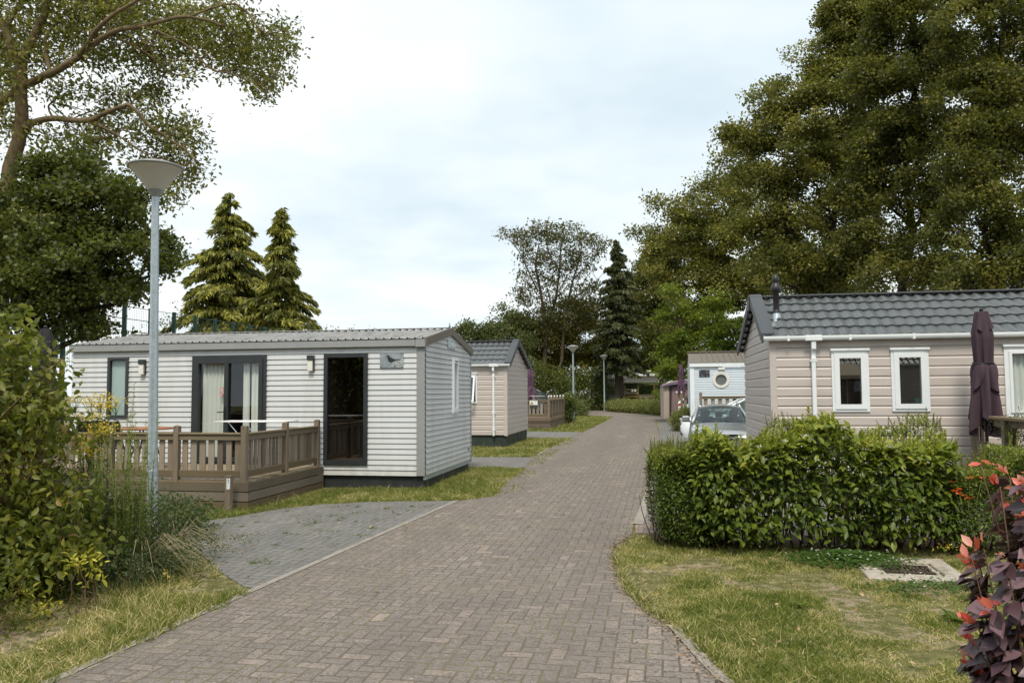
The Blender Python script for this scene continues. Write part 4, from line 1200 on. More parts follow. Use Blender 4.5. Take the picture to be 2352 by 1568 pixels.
# ---- far bungalow, panelled fence, clipped hedge, shed
def bungalow():
    Y = 78.; a = at(1510, 880, Y); O = (a[0], Y, 0)
    r = empty('bungalow', 'far pale bungalow with dark hipped roof, behind the clipped hedge', 'bungalow', O, -.05)
    k = Y / 1818.
    zt = 3.17; L = 4.6; W = 7
    mb = MB().use('far_cladding'); clad(mb, front(), .2, .16, int((zt - .2) / .16) + 1, LAP, lambda z: -L, lambda z: 0); mb.box(-L, .02, .1, 0, W, zt + .05); mb.build('wall', None, r)
    f = MB().use('white_upvc'); f.bbox(-L - .5, -.5, zt + .02, .42, W + .5, zt + .26, .02); f.build('fascia', None, r)
    rf = MB().use('slate_roof'); zr = zt + .72
    A = [(-L - .52, -.52, zt + .25), (.44, -.52, zt + .25), (.44, W + .5, zt + .25), (-L - .62, W + .5, zt + .26)]; B = [(-L + 1.4, 3.1, zr), (-2.1, 3.1, zr)]
    rf.poly([A[0], A[1], B[1], B[0]]); rf.poly([A[1], A[2], B[1]]); rf.poly([A[2], A[3], B[0], B[1]]); rf.poly([A[3], A[0], B[0]]); rf.build('roof', None, r)
    for x, z in ((-1.8, zr - .12), (-.7, zt + .34)):
        v = MB().use('white_upvc'); v.lathe([(.09, z - .3), (.09, z + .1), (.22, z + .12), (.2, z + .2), (0, z + .25)], 12, (x, 2.2 if x < -1 else .4)); v.build('roof_vent', None, r)
    p = MB().use('white_upvc'); p.tube([(.5, -.5, zt + .02), (.1, -.08, zt - .35), (.1, -.08, 0)], .05, 8); p.build('downpipe', None, r)
    return r
bungalow()
def porch_home():
    Y = 74.; a = at(1436, 900, Y); r = empty('chalet', 'shaded low chalet with a wide window, behind the dark spruce trunk', 'chalet', (a[0], Y, 0), 0)
    mb = MB().use('beige_cladding'); clad(mb, front(), .2, .16, 17, COVE, lambda z: -2.7, lambda z: 0, [(-2.5, 1.25, -.25, 2.55)]); mb.box(-2.7, 1.3, 0, 0, 6, 3); mb.build('wall', None, r)
    window(r, 'window', front(), -2.5, 1.25, -.25, 2.55, .08, 'cream_upvc', muntin=(-1.75, -1.0), curtain=('blind', [(-2.3, -.4)]), depth=.5)
    f = MB().use('cream_upvc'); f.bbox(-2.9, -.5, 2.9, .15, 6, 3.05, .02); f.build('roof', None, r)
    return r
porch_home()
def panel_fence():
    Y = 70.; a = at(1433, 900, Y); b = at(1466, 900, Y); c = at(1504, 900, Y); k = Y / 1818
    r = empty('panel_fence', 'mossy horizontal board fence with a low side panel, behind the flowering hedge', 'fence', (a[0], Y, 0), 0)
    w1 = b[0] - a[0]; w2 = c[0] - a[0]
    m = MB().use('mossy_boards'); z = .25
    while z < 2.0: m.bbox(0, 0, z, w1, .03, z + .20, .004); z += .30
    m.build('tall_panel', None, r)
    m = MB().use('plain_boards'); z = .25
    while z < 1.2: m.bbox(w1 + .05, 0, z, w2, .03, z + .20, .004); z += .29
    m.bbox(w1 + .05, -.05, 1.36, w2, .08, 1.40, .004); m.build('low_panel', None, r)
    for x, h in ((0, 2.3), (w1, 2.3), (w2 - .05, 2.25)):
        m = MB().use('mossy_boards'); m.bbox(x - .05, .031, 0, x + .06, .12, h, .006); m.build('post', None, r)
    m = MB().use('mossy_boards'); m.bbox(w2 - .6, .02, 2.26, w2 + .35, .13, 2.34, .004); m.build('top_beam', None, r)
    for x in (w1 - .55, w1 - .30):
        v = MB().use('white_plastic'); v.lathe([(0, 1.62), (.10, 1.67), (.11, 1.76), (.04, 1.86), (0, 1.88)], 10, (x, -.1)); v.build('wall_ornament', None, r)
panel_fence()
def shed():
    Y = 50.; a = at(1524, 900, Y); k = Y / 1818; W = 3.1
    r = empty('garden_shed', 'mauve garden shed with curved purple gable, beside the flowering hedge', 'shed', (a[0], Y, 0), -.1)
    zt = 1.75 + 10 * k; zp = 1.75 + 23 * k
    b = MB().use('mauve_boards'); b.box(.42, .0, 0, W - .1, 2.4, zt + .1); b.poly([(.1, .002, zt), (W - .1, .002, zt), (W - .3, .002, zt + .2), (W / 2, .002, zp - .06), (.3, .002, zt + .2)])
    b.box(.36, -.01, 0, .40, .0, zt); 
    for i in range(8): b.box(.55 + i * .3, -.012, .1, .57 + i * .3, -.002, zt - .05)
    b.build('wall', None, r)
    t = MB().use('tan_boards'); t.bbox(0, -.04, 0, .34, 2.4, zt + .05, .01); t.build('corner_post', None, r)
    d = MB().use('black_plastic'); d.tube([(.40, -.06, .1), (.47, -.06, zt - .1), (.62, -.06, zt), (1.2, -.06, zt + .05)], .035, 6); d.build('door_frame', None, r)
    p = MB().use('purple_sheet')
    def fn(u, v):
        x = -.1 + (W + .2) * u; z = zt + .02 + (zp - zt) * (1 - abs(2 * u - 1) ** 1.5); return (x, -.25 + 2.9 * v, z)
    p.grid(fn, 20, 1)
    def fn2(u, v):
        x = -.1 + (W + .2) * u; z = zt + .02 + (zp - zt) * (1 - abs(2 * u - 1) ** 1.5); lo = zt - .02 + .45 * (zp - zt) * (1 - abs(2 * u - 1) ** 2); return (x, -.25, z + (lo - z) * v)
    p.grid(fn2, 20, 1); p.build('roof', None, r)
    e = MB().use('tan_boards')
    def fn3(u, v):
        x = -.12 + (W + .24) * u; z = zt + .04 + (zp - zt) * (1 - abs(2 * u - 1) ** 1.5); return (x, -.28, z + .07 * v)
    e.grid(fn3, 20, 1); e.build('roof_edge', None, r)
shed()

# ------------------------------------------------------------------ vehicles
def wheel(parent, x, y, rad=.33, w=.2):
    t = MB().use('rubber')
    s = 1 if x > 0 else -1
    def lat(mb, prof, n=28):
        base = len(mb.v); sm = mb.smooth; mb.smooth = True
        for rr, xx in prof:
            for j in range(n):
                a = 2 * math.pi * j / n; mb.v.append((x + s * xx, y + rr * math.cos(a), rad + rr * math.sin(a)))
        for i in range(len(prof) - 1):
            for j in range(n): mb.face([base + i * n + j, base + i * n + (j + 1) % n, base + (i + 1) * n + (j + 1) % n, base + (i + 1) * n + j])
        mb.smooth = sm
    lat(t, [(rad * .66, -w), (rad * .95, -w), (rad, -w * .9), (rad, -.02), (rad * .95, 0), (rad * .66, 0)])
    wo = t.build('wheel', None, parent)
    r = MB().use('rim_metal'); lat(r, [(rad * .66, -.01), (rad * .6, -.04), (rad * .2, -.02), (0, -.01)]); r.build('rim', None, wo)

def car(name, label, loc, rz, paint, L=4.5, Wd=1.78, H=1.46, hood=1.05, hood_z=.95, belt=.98, ws=.75, rear=.5, glassm='car_glass', rails=True, van=False):
    """nose at local -y, centred in x, nose tip at y=0"""
    r = empty(name, label, 'car', loc, rz)
    w = Wd / 2
    # station: (y, sill z, belt z, half width at sill, half width at belt, crown)
    st = [(0.0, .42, .62, .62, .60, .02), (.06, .28, .74, .72, .68, .04), (.30, .22, hood_z - .14, w - .06, w - .13, .06), (hood * .6, .20, hood_z - .06, w - .01, w - .08, .055), (hood, .20, hood_z, w, w - .06, .05),
          (hood + .7, .20, belt, w, w - .045, .0), (L * .62, .20, belt + .01, w, w - .045, 0), (L - .55, .22, belt + .03, w, w - .05, 0), (L - .12, .28, belt, w - .05, w - .1, .02), (L, .38, belt - .12, w - .16, w - .2, .02)]
    b = MB().use(paint)
    from bisect import bisect
    ysn = [s[0] for s in st]
    def sec(y):
        i = min(max(bisect(ysn, y) - 1, 0), len(st) - 2); a, c = st[i], st[i + 1]; t = (y - a[0]) / (c[0] - a[0]); return [p + (q - p) * t for p, q in zip(a, c)]
    def fn(u, v):
        y = L * v; _, zs, zb, hs, hb, cr = sec(y)
        s = abs(2 * u - 1); sg = 1 if u > .5 else -1
        if s > .45:
            t = (s - .45) / .55; z = zb - (zb - zs) * t ** 1.0; x = hb + (hs + .02 - hb) * math.sin(min(1, t * 1.6) * math.pi / 2) - .06 * max(0, t - .75) * 4 * .5
        else:
            t = s / .45; x = hb * t; z = zb + cr * (1 - t ** 2.5)
        return (sg * x, y, z)
    b.grid(fn, 44, 48)
    b.poly([fn(i / 22, 0) for i in range(23)]); b.poly([fn(i / 22, 1) for i in range(23)])
    b.smooth = False
    # cabin: roof and pillars
    y0, y1 = hood + .02, hood + ws; y3 = L - rear; y4 = L - .10
    hb = w - .09; ht = w - .27
    zb = belt
    def rf(u, v):
        y = y1 + (y3 - y1) * v; x = (2 * u - 1) * ht; z = H - .055 * (2 * u - 1) ** 2 - .05 * (2 * v - 1) ** 2; return (x, y, z)
    b.smooth = True; b.grid(rf, 14, 14)
    def rf2(u, v): p = rf(u, v); return (p[0], p[1], p[2] - .04)
    b.grid(rf2, 14, 14); b.smooth = False
    zr = H - .085
    for s in (-1, 1):
        b.tube([(s * hb, y0, zb - .03), (s * (hb + ht) / 2, (y0 + y1) / 2 - .02, (zb + zr) / 2 + .02), (s * ht, y1, zr)], [.045, .036, .036], 8)
        b.tube([(s * ht, y1, zr), (s * ht, (y1 + y3) / 2, H - .055), (s * ht, y3, zr)], .036, 8)
        b.tube([(s * ht, y3, zr), (s * (hb - .02), y4, zb)], [.05, .07], 8)
        b.tube([(s * (ht + .012), y1 + (y3 - y1) * .52, H - .07), (s * (hb + .005), y1 + (y3 - y1) * .48, zb)], .035, 6)
    body = b.build('body', None, r)
    g = MB().use(glassm)
    g.grid(lambda u, v: ((2 * u - 1) * (hb + (ht - hb) * v) * .97, y0 + (y1 - y0) * v - .06 * (1 - (2 * u - 1) ** 2), zb - .02 + (zr + .02 - zb) * v + .03 * (1 - (2 * u - 1) ** 2) * v), 14, 6); g.build('windscreen', None, r)
    for s in (-1, 1):
        g = MB().use(glassm); g.poly([(s * hb, y0 + .05, zb), (s * (hb - .01), y4 - .05, zb), (s * ht, y3, zr), (s * ht, y1, zr)]); g.build('side_window', None, r)
    g = MB().use(glassm); g.grid(lambda u, v: ((2 * u - 1) * (hb + (ht - hb) * v) * .95, y4 + (y3 - y4) * v, zb + (zr + .02 - zb) * v), 6, 3); g.build('rear_window', None, r)
    for x, y in ((w - .0, .85), (-w + .0, .85), (w - .0, L - .85), (-w + .0, L - .85)): wheel(r, x, y)
    for s in (-1, 1):
        h = MB().use('clear_lens')
        def hl(u, v): return (s * (.40 + (w - .14 - .40) * u), .01 + .30 * u ** 2 - .015, hood_z - .30 + .15 * v - .02 * u * v)
        h.grid(hl, 8, 3); h.build('headlight', None, r)
        t = MB().use('red_lens'); t.bbox(s * (w - .26) - .10, L - .22, belt - .22, s * (w - .26) + .16 * (s > 0) + .10 * (s < 0), L - .02, belt + .02, .03)
        t.use('orange_lens').bbox(s * (w - .24) - .08, L - .225, belt - .30, s * (w - .24) + .1, L - .015, belt - .225, .02); t.build('tail_light', None, r)
        m = MB().use(paint); m.bbox(s * (w + .07) - .10, y0 + .28, zb + .0, s * (w + .07) + .10, y0 + .40, zb + .16, .035); m.tube([(s * (w - .06), y0 + .36, zb), (s * (w + .05), y0 + .34, zb + .05)], .025, 6); m.build('mirror', None, r)
        if rails:
            q = MB().use('chrome'); x = s * (ht - .02); q.tube([(x, y1 + .12, H - .06), (x, y1 + .25, H + .02), (x, y3 - .25, H + .02), (x, y3 - .1, H - .07)], .017, 7); q.build('roof_rail', None, r)
    gr = MB().use('black_plastic'); gr.bbox(-.36, -.022, hood_z - .33, .36, .03, hood_z - .20, .01); gr.bbox(-.62, .0, .3, .62, .06, .44, .02); gr.build('grille', None, r)
    ch = MB().use('chrome'); ch.bbox(-.38, -.03, hood_z - .20, .38, .02, hood_z - .18, .005); ch.build('grille_trim', None, r)
    wp = MB().use('black_plastic')
    wp.tube([(-.45, y0 - .07, zb + .02), (.15, y0 - .075, zb + .045)], .009, 5); wp.tube([(.10, y0 - .09, zb + .02), (.62, y0 - .03, zb + .035)], .009, 5); wp.build('wiper', None, r)
    for x in (-.37, .37):
        s = MB().use('seat_cloth'); s.bbox(x - .23, y1 + .45, .5, x + .23, y1 + .60, zb + .12, .05); s.bbox(x - .12, y1 + .50, zb + .13, x + .12, y1 + .59, zb + .29, .04); s.build('seat', None, r)
    s = MB().use('seat_cloth'); s.bbox(-.6, y3 - .75, .5, .6, y3 - .62, zb + .05, .04)
    for x in (-.4, .0, .4): s.bbox(x - .1, y3 - .74, zb + .06, x + .1, y3 - .66, zb + .18, .03)
    s.build('rear_seat', None, r)
    d = MB().use('black_plastic'); d.bbox(-hb + .03, y0 + .02, zb - .1, hb - .03, y0 + .36, zb - .005, .03); d.tube([(-.37 + .18 * math.cos(a), y0 + .46 + .05 * math.sin(a), zb - .02 + .18 * math.sin(a)) for a in np.linspace(0, 6.283, 19)], .014, 6, cap=False); d.bbox(-.12, y1 - .14, H - .24, .12, y1 - .12, H - .17, .01); d.build('dashboard', None, r)
    return r
e = at(1657, 900, 19.0)
car('parked_car', 'silver estate car facing the camera, behind the hedge', (e[0], 19.0, 0), -math.atan(.235), 'silver_paint', L=4.4, Wd=1.60, H=1.37, hood=1.15, hood_z=.89, belt=.935, ws=.72)
e = at(1561, 900, 26.2)
car('parked_car', 'white car side-on, its bonnet showing left of the silver car', (e[0], 26.2, 0), -math.pi / 2 - ANG, 'white_paint', L=4.4, Wd=1.75, H=1.53, hood=1.15, hood_z=.98, belt=1.0, ws=.85)
e = at(1556, 900, 41.5)
car('parked_car', 'white hatchback with red tail light, left of the round window home', (e[0] + .6 + 2.57, 41.5 + 3.06, 0), R_(140), 'white_paint', L=4.0, Wd=1.7, H=1.46, rear=.75, rails=False, hood_z=.95, belt=1.02)
def van():
    e = at(1262, 905, 43.5)
    return car('parked_van', 'dark people carrier with long sloping windscreen, behind the far deck', (e[0] + .95, 43.5, 0), math.pi / 2, 'dark_paint', L=4.9, Wd=1.85, H=2.15, hood=.75, hood_z=1.15, belt=1.3, ws=1.35, rails=False)
van()
# ------------------------------------------------------------------ ground
def sheet(name, pts, z, m, th=0., kind='structure'):
    me = bpy.data.meshes.new(name); bm = bmesh.new()
    vs = [bm.verts.new((x, y, z)) for x, y in pts]; f = bm.faces.new(vs); bm.normal_update()
    if f.normal.z < 0: bmesh.ops.reverse_faces(bm, faces=[f])
    if th:
        ex = bmesh.ops.extrude_face_region(bm, geom=bm.faces[:]); bmesh.ops.translate(bm, vec=(0, 0, -th), verts=[v for v in ex['geom'] if isinstance(v, bmesh.types.BMVert)])
        bmesh.ops.recalc_face_normals(bm, faces=bm.faces)
    bmesh.ops.triangulate(bm, faces=[f for f in bm.faces if len(f.verts) > 4])
    bm.to_mesh(me); bm.free(); me.materials.append(MATS[m]); return tag(link(name, me), kind=kind)
def wiggle(pts, amp=.03, step=.18, seed=3):
    """resample an outline with small irregularities"""
    rd = random.Random(seed); out = []
    for (x0, y0), (x1, y1) in zip(pts, pts[1:] + pts[:1]):
        L = math.hypot(x1 - x0, y1 - y0); n = max(1, min(60, int(L / step)))
        for i in range(n):
            t = i / n; out.append((x0 + (x1 - x0) * t + rd.uniform(-amp, amp), y0 + (y1 - y0) * t + rd.uniform(-amp, amp)))
    return out
sheet('ground', [(-400, -60), (400, -60), (400, 600), (-400, 600)], 0, 'lawn_ground')
RL = [(-3.9, -.3), (-3.35, 2.2), (-2.80, 4.85), (-2.62, 5.66), (-2.29, 7.07), (-.87, 12.83), (-.28, 13.38), (-.22, 14.6), (.32, 18.2), (.606, 21.2), (.9, 23.2), (2.19, 29.2), (2.45, 31.4), (3.03, 34.06), (5.2, 45), (6.72, 52.9), (6.4, 54.9), (5.25, 57.0), (1.0, 59.5), (-8, 62)]
RR = [(-8, 72), (5.5, 73.0), (7.7, 69.0), (10.5, 53.0), (9.4, 47), (8.43, 47), (5.3, 28.6), (2.72, 15.9), (1.57, 10.5), (1.46, 9.85), (1.12, 9.0), (1.03, 8.25), (.96, 7.17), (1.03, 6.35), (1.125, 6.02), (1.20, 5.1), (1.30, 4.4), (1.75, 2.2), (2.3, -.3)]
sheet('road', RL + RR, .010, 'road_clinkers')
sheet('parking_pad', [(-2.29, 7.2), (-2.44, 7.29), (-2.93, 7.97), (-3.22, 8.38), (-3.9, 9.5), (-4.35, 10.48), (-4.2, 11.07), (-3.85, 11.55), (-3.5, 12.12), (-3.0, 12.55), (-2.3, 12.82), (-.93, 12.86)], .006, 'grey_clinkers')
sheet('path', [(.35, 18.2), (-2, 18.75), (-9, 20), (-9, 22.6), (-2, 21.6), (.62, 21.2)], .006, 'grey_clinkers')
sheet('path', [(2.2, 29.3), (.6, 29.8), (-6, 31), (-6, 35.8), (.7, 35.0), (3.0, 34.06), (2.45, 31.4)], .006, 'grey_clinkers')
sheet('parking_pad', [(1.62, 10.5), (9.5, 9.4), (22, 14), (22, 31), (12, 46), (8.4, 46), (5.3, 28.6), (2.74, 15.9)], .005, 'grey_clinkers')
sheet('path', [(1.50, 9.86), (2.6, 9.72), (8.5, 8.9), (9.5, 9.4), (1.60, 10.5)], .007, 'pink_clinkers')
def strip(name, pts, w, z, side=1, m='kerb_concrete'):
    q = []
    for i, (x, y) in enumerate(pts):
        a = pts[max(i - 1, 0)]; b = pts[min(i + 1, len(pts) - 1)]; d = math.hypot(b[0] - a[0], b[1] - a[1]); q.append((x - side * (b[1] - a[1]) / d * w, y + side * (b[0] - a[0]) / d * w))
    sheet(name, list(pts) + q[::-1], z, m)
strip('kerb_strip', [(-3.9, -.3), (-3.35, 2.2), (-2.80, 4.85), (-2.62, 5.66), (-2.29, 7.07), (-.87, 12.83)], .075, .015)
strip('kerb_strip', [(1.57, 10.5), (2.74, 15.9)], .13, .015, -1)
strip('kerb_strip', [(1.14, 6.02), (1.20, 5.1), (1.30, 4.4), (1.75, 2.2), (2.3, -.3)], .075, .015, 1)
strip('kerb_strip', [(.606, 21.2), (.9, 23.2), (2.19, 29.2)], .08, .014)
strip('soil_bed', [(1.6, 9.05), (5.6, 8.45), (8.5, 8.0)], .75, .003, 1, 'bark_soil')
def crumbs():
    """loose soil and dry moss lying along the edge of the paving"""
    P = []
    for pts, n in ((RR[9:18], 2600), (RL[5:10], 900)):
        seg = np.array(pts); L = np.linalg.norm(np.diff(seg, axis=0), axis=1); cum = np.concatenate([[0], np.cumsum(L)]); u = rng.random(n) * cum[-1]
        i = np.minimum(np.searchsorted(cum, u) - 1, len(L) - 1); t = (u - cum[i]) / L[i]; p = seg[i] + (seg[i + 1] - seg[i]) * t[:, None]
        nr = (seg[i + 1] - seg[i]) / L[i][:, None]; nr = np.stack([-nr[:, 1], nr[:, 0]], 1); p = p + nr * (rng.normal(size=n) * .05)[:, None]; P.append(p)
    p = np.concatenate(P); n = len(p); p3 = np.c_[p, np.full(n, .012) + rng.random(n) * .012]
    o = leaf_obj('soil_crumbs', scatter(p3, rdir(n) * [1, 1, .3], np.tile([0, 0, 1.], (n, 1)) + rdir(n) * .5, rng.uniform(.006, .03, n), rng.uniform(.006, .02, n), T_RHOMB, rng.random(n) * .3 + .6), 'crumb')
    tag(o, 'loose dry soil and moss crumbs along the paving edge', 'soil crumbs', kind='stuff')
foliage('crumb', [(0, (.05, .035, .02)), (.6, (.16, .12, .07)), (.85, (.30, .22, .14)), (1, (.16, .15, .05))], 0)
crumbs()

# ------------------------------------------------------------------ grass
def inside(P, poly):
    x, y = P[:, 0], P[:, 1]; r = np.zeros(len(P), bool); j = len(poly) - 1
    for i in range(len(poly)):
        xi, yi = poly[i]; xj, yj = poly[j]
        c = ((yi > y) != (yj > y)) & (x < (xj - xi) * (y - yi) / (yj - yi + 1e-12) + xi); r ^= c; j = i
    return r
def vnoise(P, s, seed=0):
    r = np.random.default_rng(seed); t = r.random((64, 64)); q = P * s; i = np.floor(q).astype(int); f = q - i; f = f * f * (3 - 2 * f)
    g = lambda a, b: t[(i[:, 0] + a) % 64, (i[:, 1] + b) % 64]
    return (g(0, 0) * (1 - f[:, 0]) + g(1, 0) * f[:, 0]) * (1 - f[:, 1]) + (g(0, 1) * (1 - f[:, 0]) + g(1, 1) * f[:, 0]) * f[:, 1]
def fbm(P, s, seed=0): return .5 * vnoise(P, s, seed) + .3 * vnoise(P, s * 2.3, seed + 1) + .2 * vnoise(P, s * 5.1, seed + 2)
def grass(name, label, poly, n, h=.05, w=.006, bare=.42, dry=.3, tuft=2.2, seed=1, avoid=None, far=1.):
    poly = np.array(poly); lo, hi = poly.min(0), poly.max(0)
    P = lo + rng.random((int(n * 1.0), 2)) * (hi - lo); P = P[inside(P, poly)]
    if avoid is not None:
        for a in avoid: P = P[~inside(P, a)]
    d = fbm(P, tuft, seed); b = fbm(P, 1.1, seed + 9); keep = (rng.random(len(P)) < np.clip((b - bare + .12) * 9, .10, 1) * np.clip(.45 + d, 0, 1)); P, d, b = P[keep], d[keep], b[keep]
    m = len(P); z = np.zeros(m)
    dd = unit(np.c_[rng.normal(size=(m, 2)) * .75, rng.uniform(.35, 1.0, m)])
    # a few long pale seed stalks
    tall = rng.random(m) < .012
    hh = h * rng.uniform(.5, 1.25, m) * (.6 + .9 * d) * np.clip((b - bare) * 3 + .85, .5, 1.3); hh[tall] *= 2.6
    v = np.clip(-.08 + .42 * fbm(P, .9, seed + 4) + .62 * fbm(P, 7., seed + 6) + rng.normal(size=m) * .17 + (b < bare + .04) * .25 + dry * (rng.random(m) < .25), 0, 1); v[tall] = 1
    ww = np.where(tall, w * .5, w) * rng.uniform(.7, 1.3, m)
    o = leaf_obj(name, scatter(np.c_[P, z], dd, rdir(m) * [1, 1, .2], hh, ww, T_BLADE, v), 'grass_blade')
    return tag(o, label, 'grass', kind='stuff')
RIGHT_LAWN = [(1.14, 9.0), (1.06, 8.25), (.99, 7.17), (1.06, 6.35), (1.20, 6.02), (1.28, 5.1), (1.38, 4.4), (1.7, 3), (6, 3), (7.5, 8.2), (5.6, 8.65), (1.5, 9.3)]
MAN = [(3.30, 7.45), (4.12, 7.20), (4.26, 8.10), (3.52, 8.32)]
grass('lawn_grass', 'patchy mown lawn on the right, between hedge and road', RIGHT_LAWN, 330000, .042, .0058, .49, .35, 2.4, 1, [MAN])
grass('verge_grass', 'rough grass verge at the lower left of the road', [(-2.93, 4.85), (-2.75, 5.66), (-2.42, 7.07), (-3.2, 8.38), (-4.1, 9.9), (-5.2, 9.4), (-6.2, 6), (-6.2, 3.5), (-3.4, 3.2)], 120000, .075, .0068, .44, .7, 1.8, 5)
grass('verge_grass', 'thin grass strip between the deck and the grey parking pad', wiggle([(-4.35, 10.48), (-4.2, 11.07), (-3.85, 11.55), (-3.5, 12.12), (-3.0, 12.55), (-2.3, 12.82), (-.93, 12.9), (-.3, 13.4), (-.22, 14.6), (.30, 18.15), (-1.0, 18.6), (-1.55, 14.5), (-3.4, 14.6), (-4.0, 12.1), (-7, 12.6), (-7, 10.2)], .06, .2, 4), 190000, .06, .007, .30, .3, 1.6, 11)
grass('verge_grass', 'grass plot in front of the small beige chalet', wiggle([(.60, 21.25), (.86, 23.2), (2.15, 29.2), (.6, 29.7), (-.1, 29.7), (-.2, 25), (-6, 26), (-6, 22.2)], .08, .3, 6), 110000, .06, .012, .3, .4, .9, 15)
grass('verge_grass', 'grass plot around the mid-distance lamp post', wiggle([(3.0, 34.1), (5.1, 45), (6.6, 52.9), (5.2, 56.8), (0, 59), (0, 36), (.7, 35.1)], .12, .4, 7), 130000, .07, .024, .2, .1, .5, 21)
grass('joint_weeds', 'small weeds growing along the left edge of the road', wiggle([(-.32, 13.3), (.32, 18.2), (.606, 21.2), (2.19, 29.2), (2.5, 29.2), (.95, 21.2), (.62, 18.2), (.1, 14)], .05, .3, 8), 14000, .045, .012, .45, .2, 4, 25)
grass('verge_grass', 'ragged grass fringe leaning over the left kerb of the road', wiggle([(-3.42, 2.2), (-2.80, 4.85), (-2.60, 5.66), (-2.30, 7.0), (-2.45, 7.1), (-2.76, 5.66), (-2.98, 4.85), (-3.6, 2.2)], .035, .12, 9), 26000, .075, .006, .2, .6, 3.5, 31)
grass('lawn_grass', 'ragged pale grass fringe along the curved right edge of the road', wiggle([(1.58, 9.7), (1.11, 8.9), (1.03, 8.25), (.96, 7.17), (1.04, 6.35), (1.19, 6.0), (1.27, 5.1), (1.37, 4.4), (1.55, 4.4), (1.42, 5.2), (1.3, 6.1), (1.12, 6.5), (1.05, 7.2), (1.12, 8.25), (1.2, 8.9), (1.65, 9.4)], .03, .1, 10), 26000, .055, .006, .35, .9, 4., 33)
def litter():
    n = 420; P = np.c_[rng.uniform(-5.5, 6, n), rng.uniform(3.6, 13, n)]; P = P[~inside(P, [(-2.4, 5.6), (-1.2, 12), (2.0, 12), (.6, 5.6), (.8, 3.6), (-2.6, 3.6)]) | (rng.random(n) < .16)]; n = len(P)
    tag(leaf_obj('fallen_leaves', scatter(np.c_[P, np.full(n, .035)], rdir(n) * [1, 1, .3], np.tile([0, 0, 1.], (n, 1)) + rdir(n) * .5, rng.uniform(.02, .05, n), .025, T_LEAF, rng.random(n)), 'dry_leaf'), 'scattered dry brown leaves on lawn and paving', 'fallen leaves', kind='stuff')
foliage('dry_leaf', [(0, (.16, .08, .03)), (.5, (.30, .18, .09)), (1, (.48, .36, .22))], .1, .8)
litter()
def joint_weeds():
    parts = []
    def tuft(x, y, r, n, h):
        P = np.c_[rng.normal(size=(n, 2)) * r + [x, y], np.full(n, .008)]
        parts.append(scatter(P, unit(np.c_[rng.normal(size=(n, 2)), rng.uniform(.2, .9, n)]), rdir(n), h * rng.uniform(.5, 1.2, n), .006, T_BLADE, rng.random(n) * .7))
    for _ in range(95):
        t = rng.random(); x = -4.1 + 3.0 * rng.random(); y = 7.8 + 4.9 * rng.random()
        if inside(np.array([[x, y]]), [(-2.4, 7.6), (-4.1, 10), (-3.9, 11.4), (-3.0, 12.4), (-1.1, 12.7)])[0]: tuft(x, y, rng.uniform(.015, .07), int(rng.integers(8, 40)), rng.uniform(.02, .045))
    for _ in range(420):
        y = 10 + 35 * rng.random() ** 1.4; f = rng.random(); l = np.interp(y, [q[1] for q in RL[4:16]], [q[0] for q in RL[4:16]]); r = np.interp(y, [9.8, 10.5, 15.9, 28.6, 47], [1.46, 1.57, 2.72, 5.3, 8.43])
        f = f ** 2.2 if rng.random() < .6 else 1 - f ** 3
        tuft(l + (r - l) * f, y, rng.uniform(.01, .05), int(rng.integers(4, 14)), rng.uniform(.015, .035))
    o = leaf_obj('joint_weeds', parts, 'weed_leaf'); tag(o, 'tiny green weeds sprouting from the paving joints', 'weeds', kind='stuff')
joint_weeds()

def manhole():
    c = (3.80, 7.77, 0); r = empty('manhole_cover', 'worn concrete manhole surround with rusty slotted grate, in the lawn before the hedge', 'manhole cover', c, R_(-13))
    b = MB().use('manhole_concrete'); w, h, o_, i_ = .44, .50, .0, .27
    for x0, y0, x1, y1 in ((-w, -h, w, -h + .2), (-w, h - .2, w, h), (-w, -h + .2, -w + .17, h - .2), (w - .17, -h + .2, w, h - .2)): b.bbox(x0, y0, -.05, x1, y1, .028, .008)
    b.bbox(-w + .171, -h + .201, -.05, w - .171, h - .201, .004, .004); b.build('concrete_frame', None, r)
    g = MB().use('grate_iron'); g.box(-.22, -.16, .0041, .22, .16, .010)
    for i in range(11): g.bbox(-.20 + i * .038, -.13, .010, -.182 + i * .038, .13, .024, .002)
    for y in (-.16, .13): g.bbox(-.22, y, .010, .22, y + .03, .025, .002)
    g.build('grate', None, r)
    s = leaf_obj('grit', scatter(np.c_[rng.normal(size=(300, 2)) * [.15, .12], np.full(300, .028)], rdir(300), np.tile([0, 0, 1.], (300, 1)), rng.uniform(.005, .03, 300), .012, T_RHOMB, rng.random(300)), 'crumb', r); s['kind'] = 'stuff'
manhole()
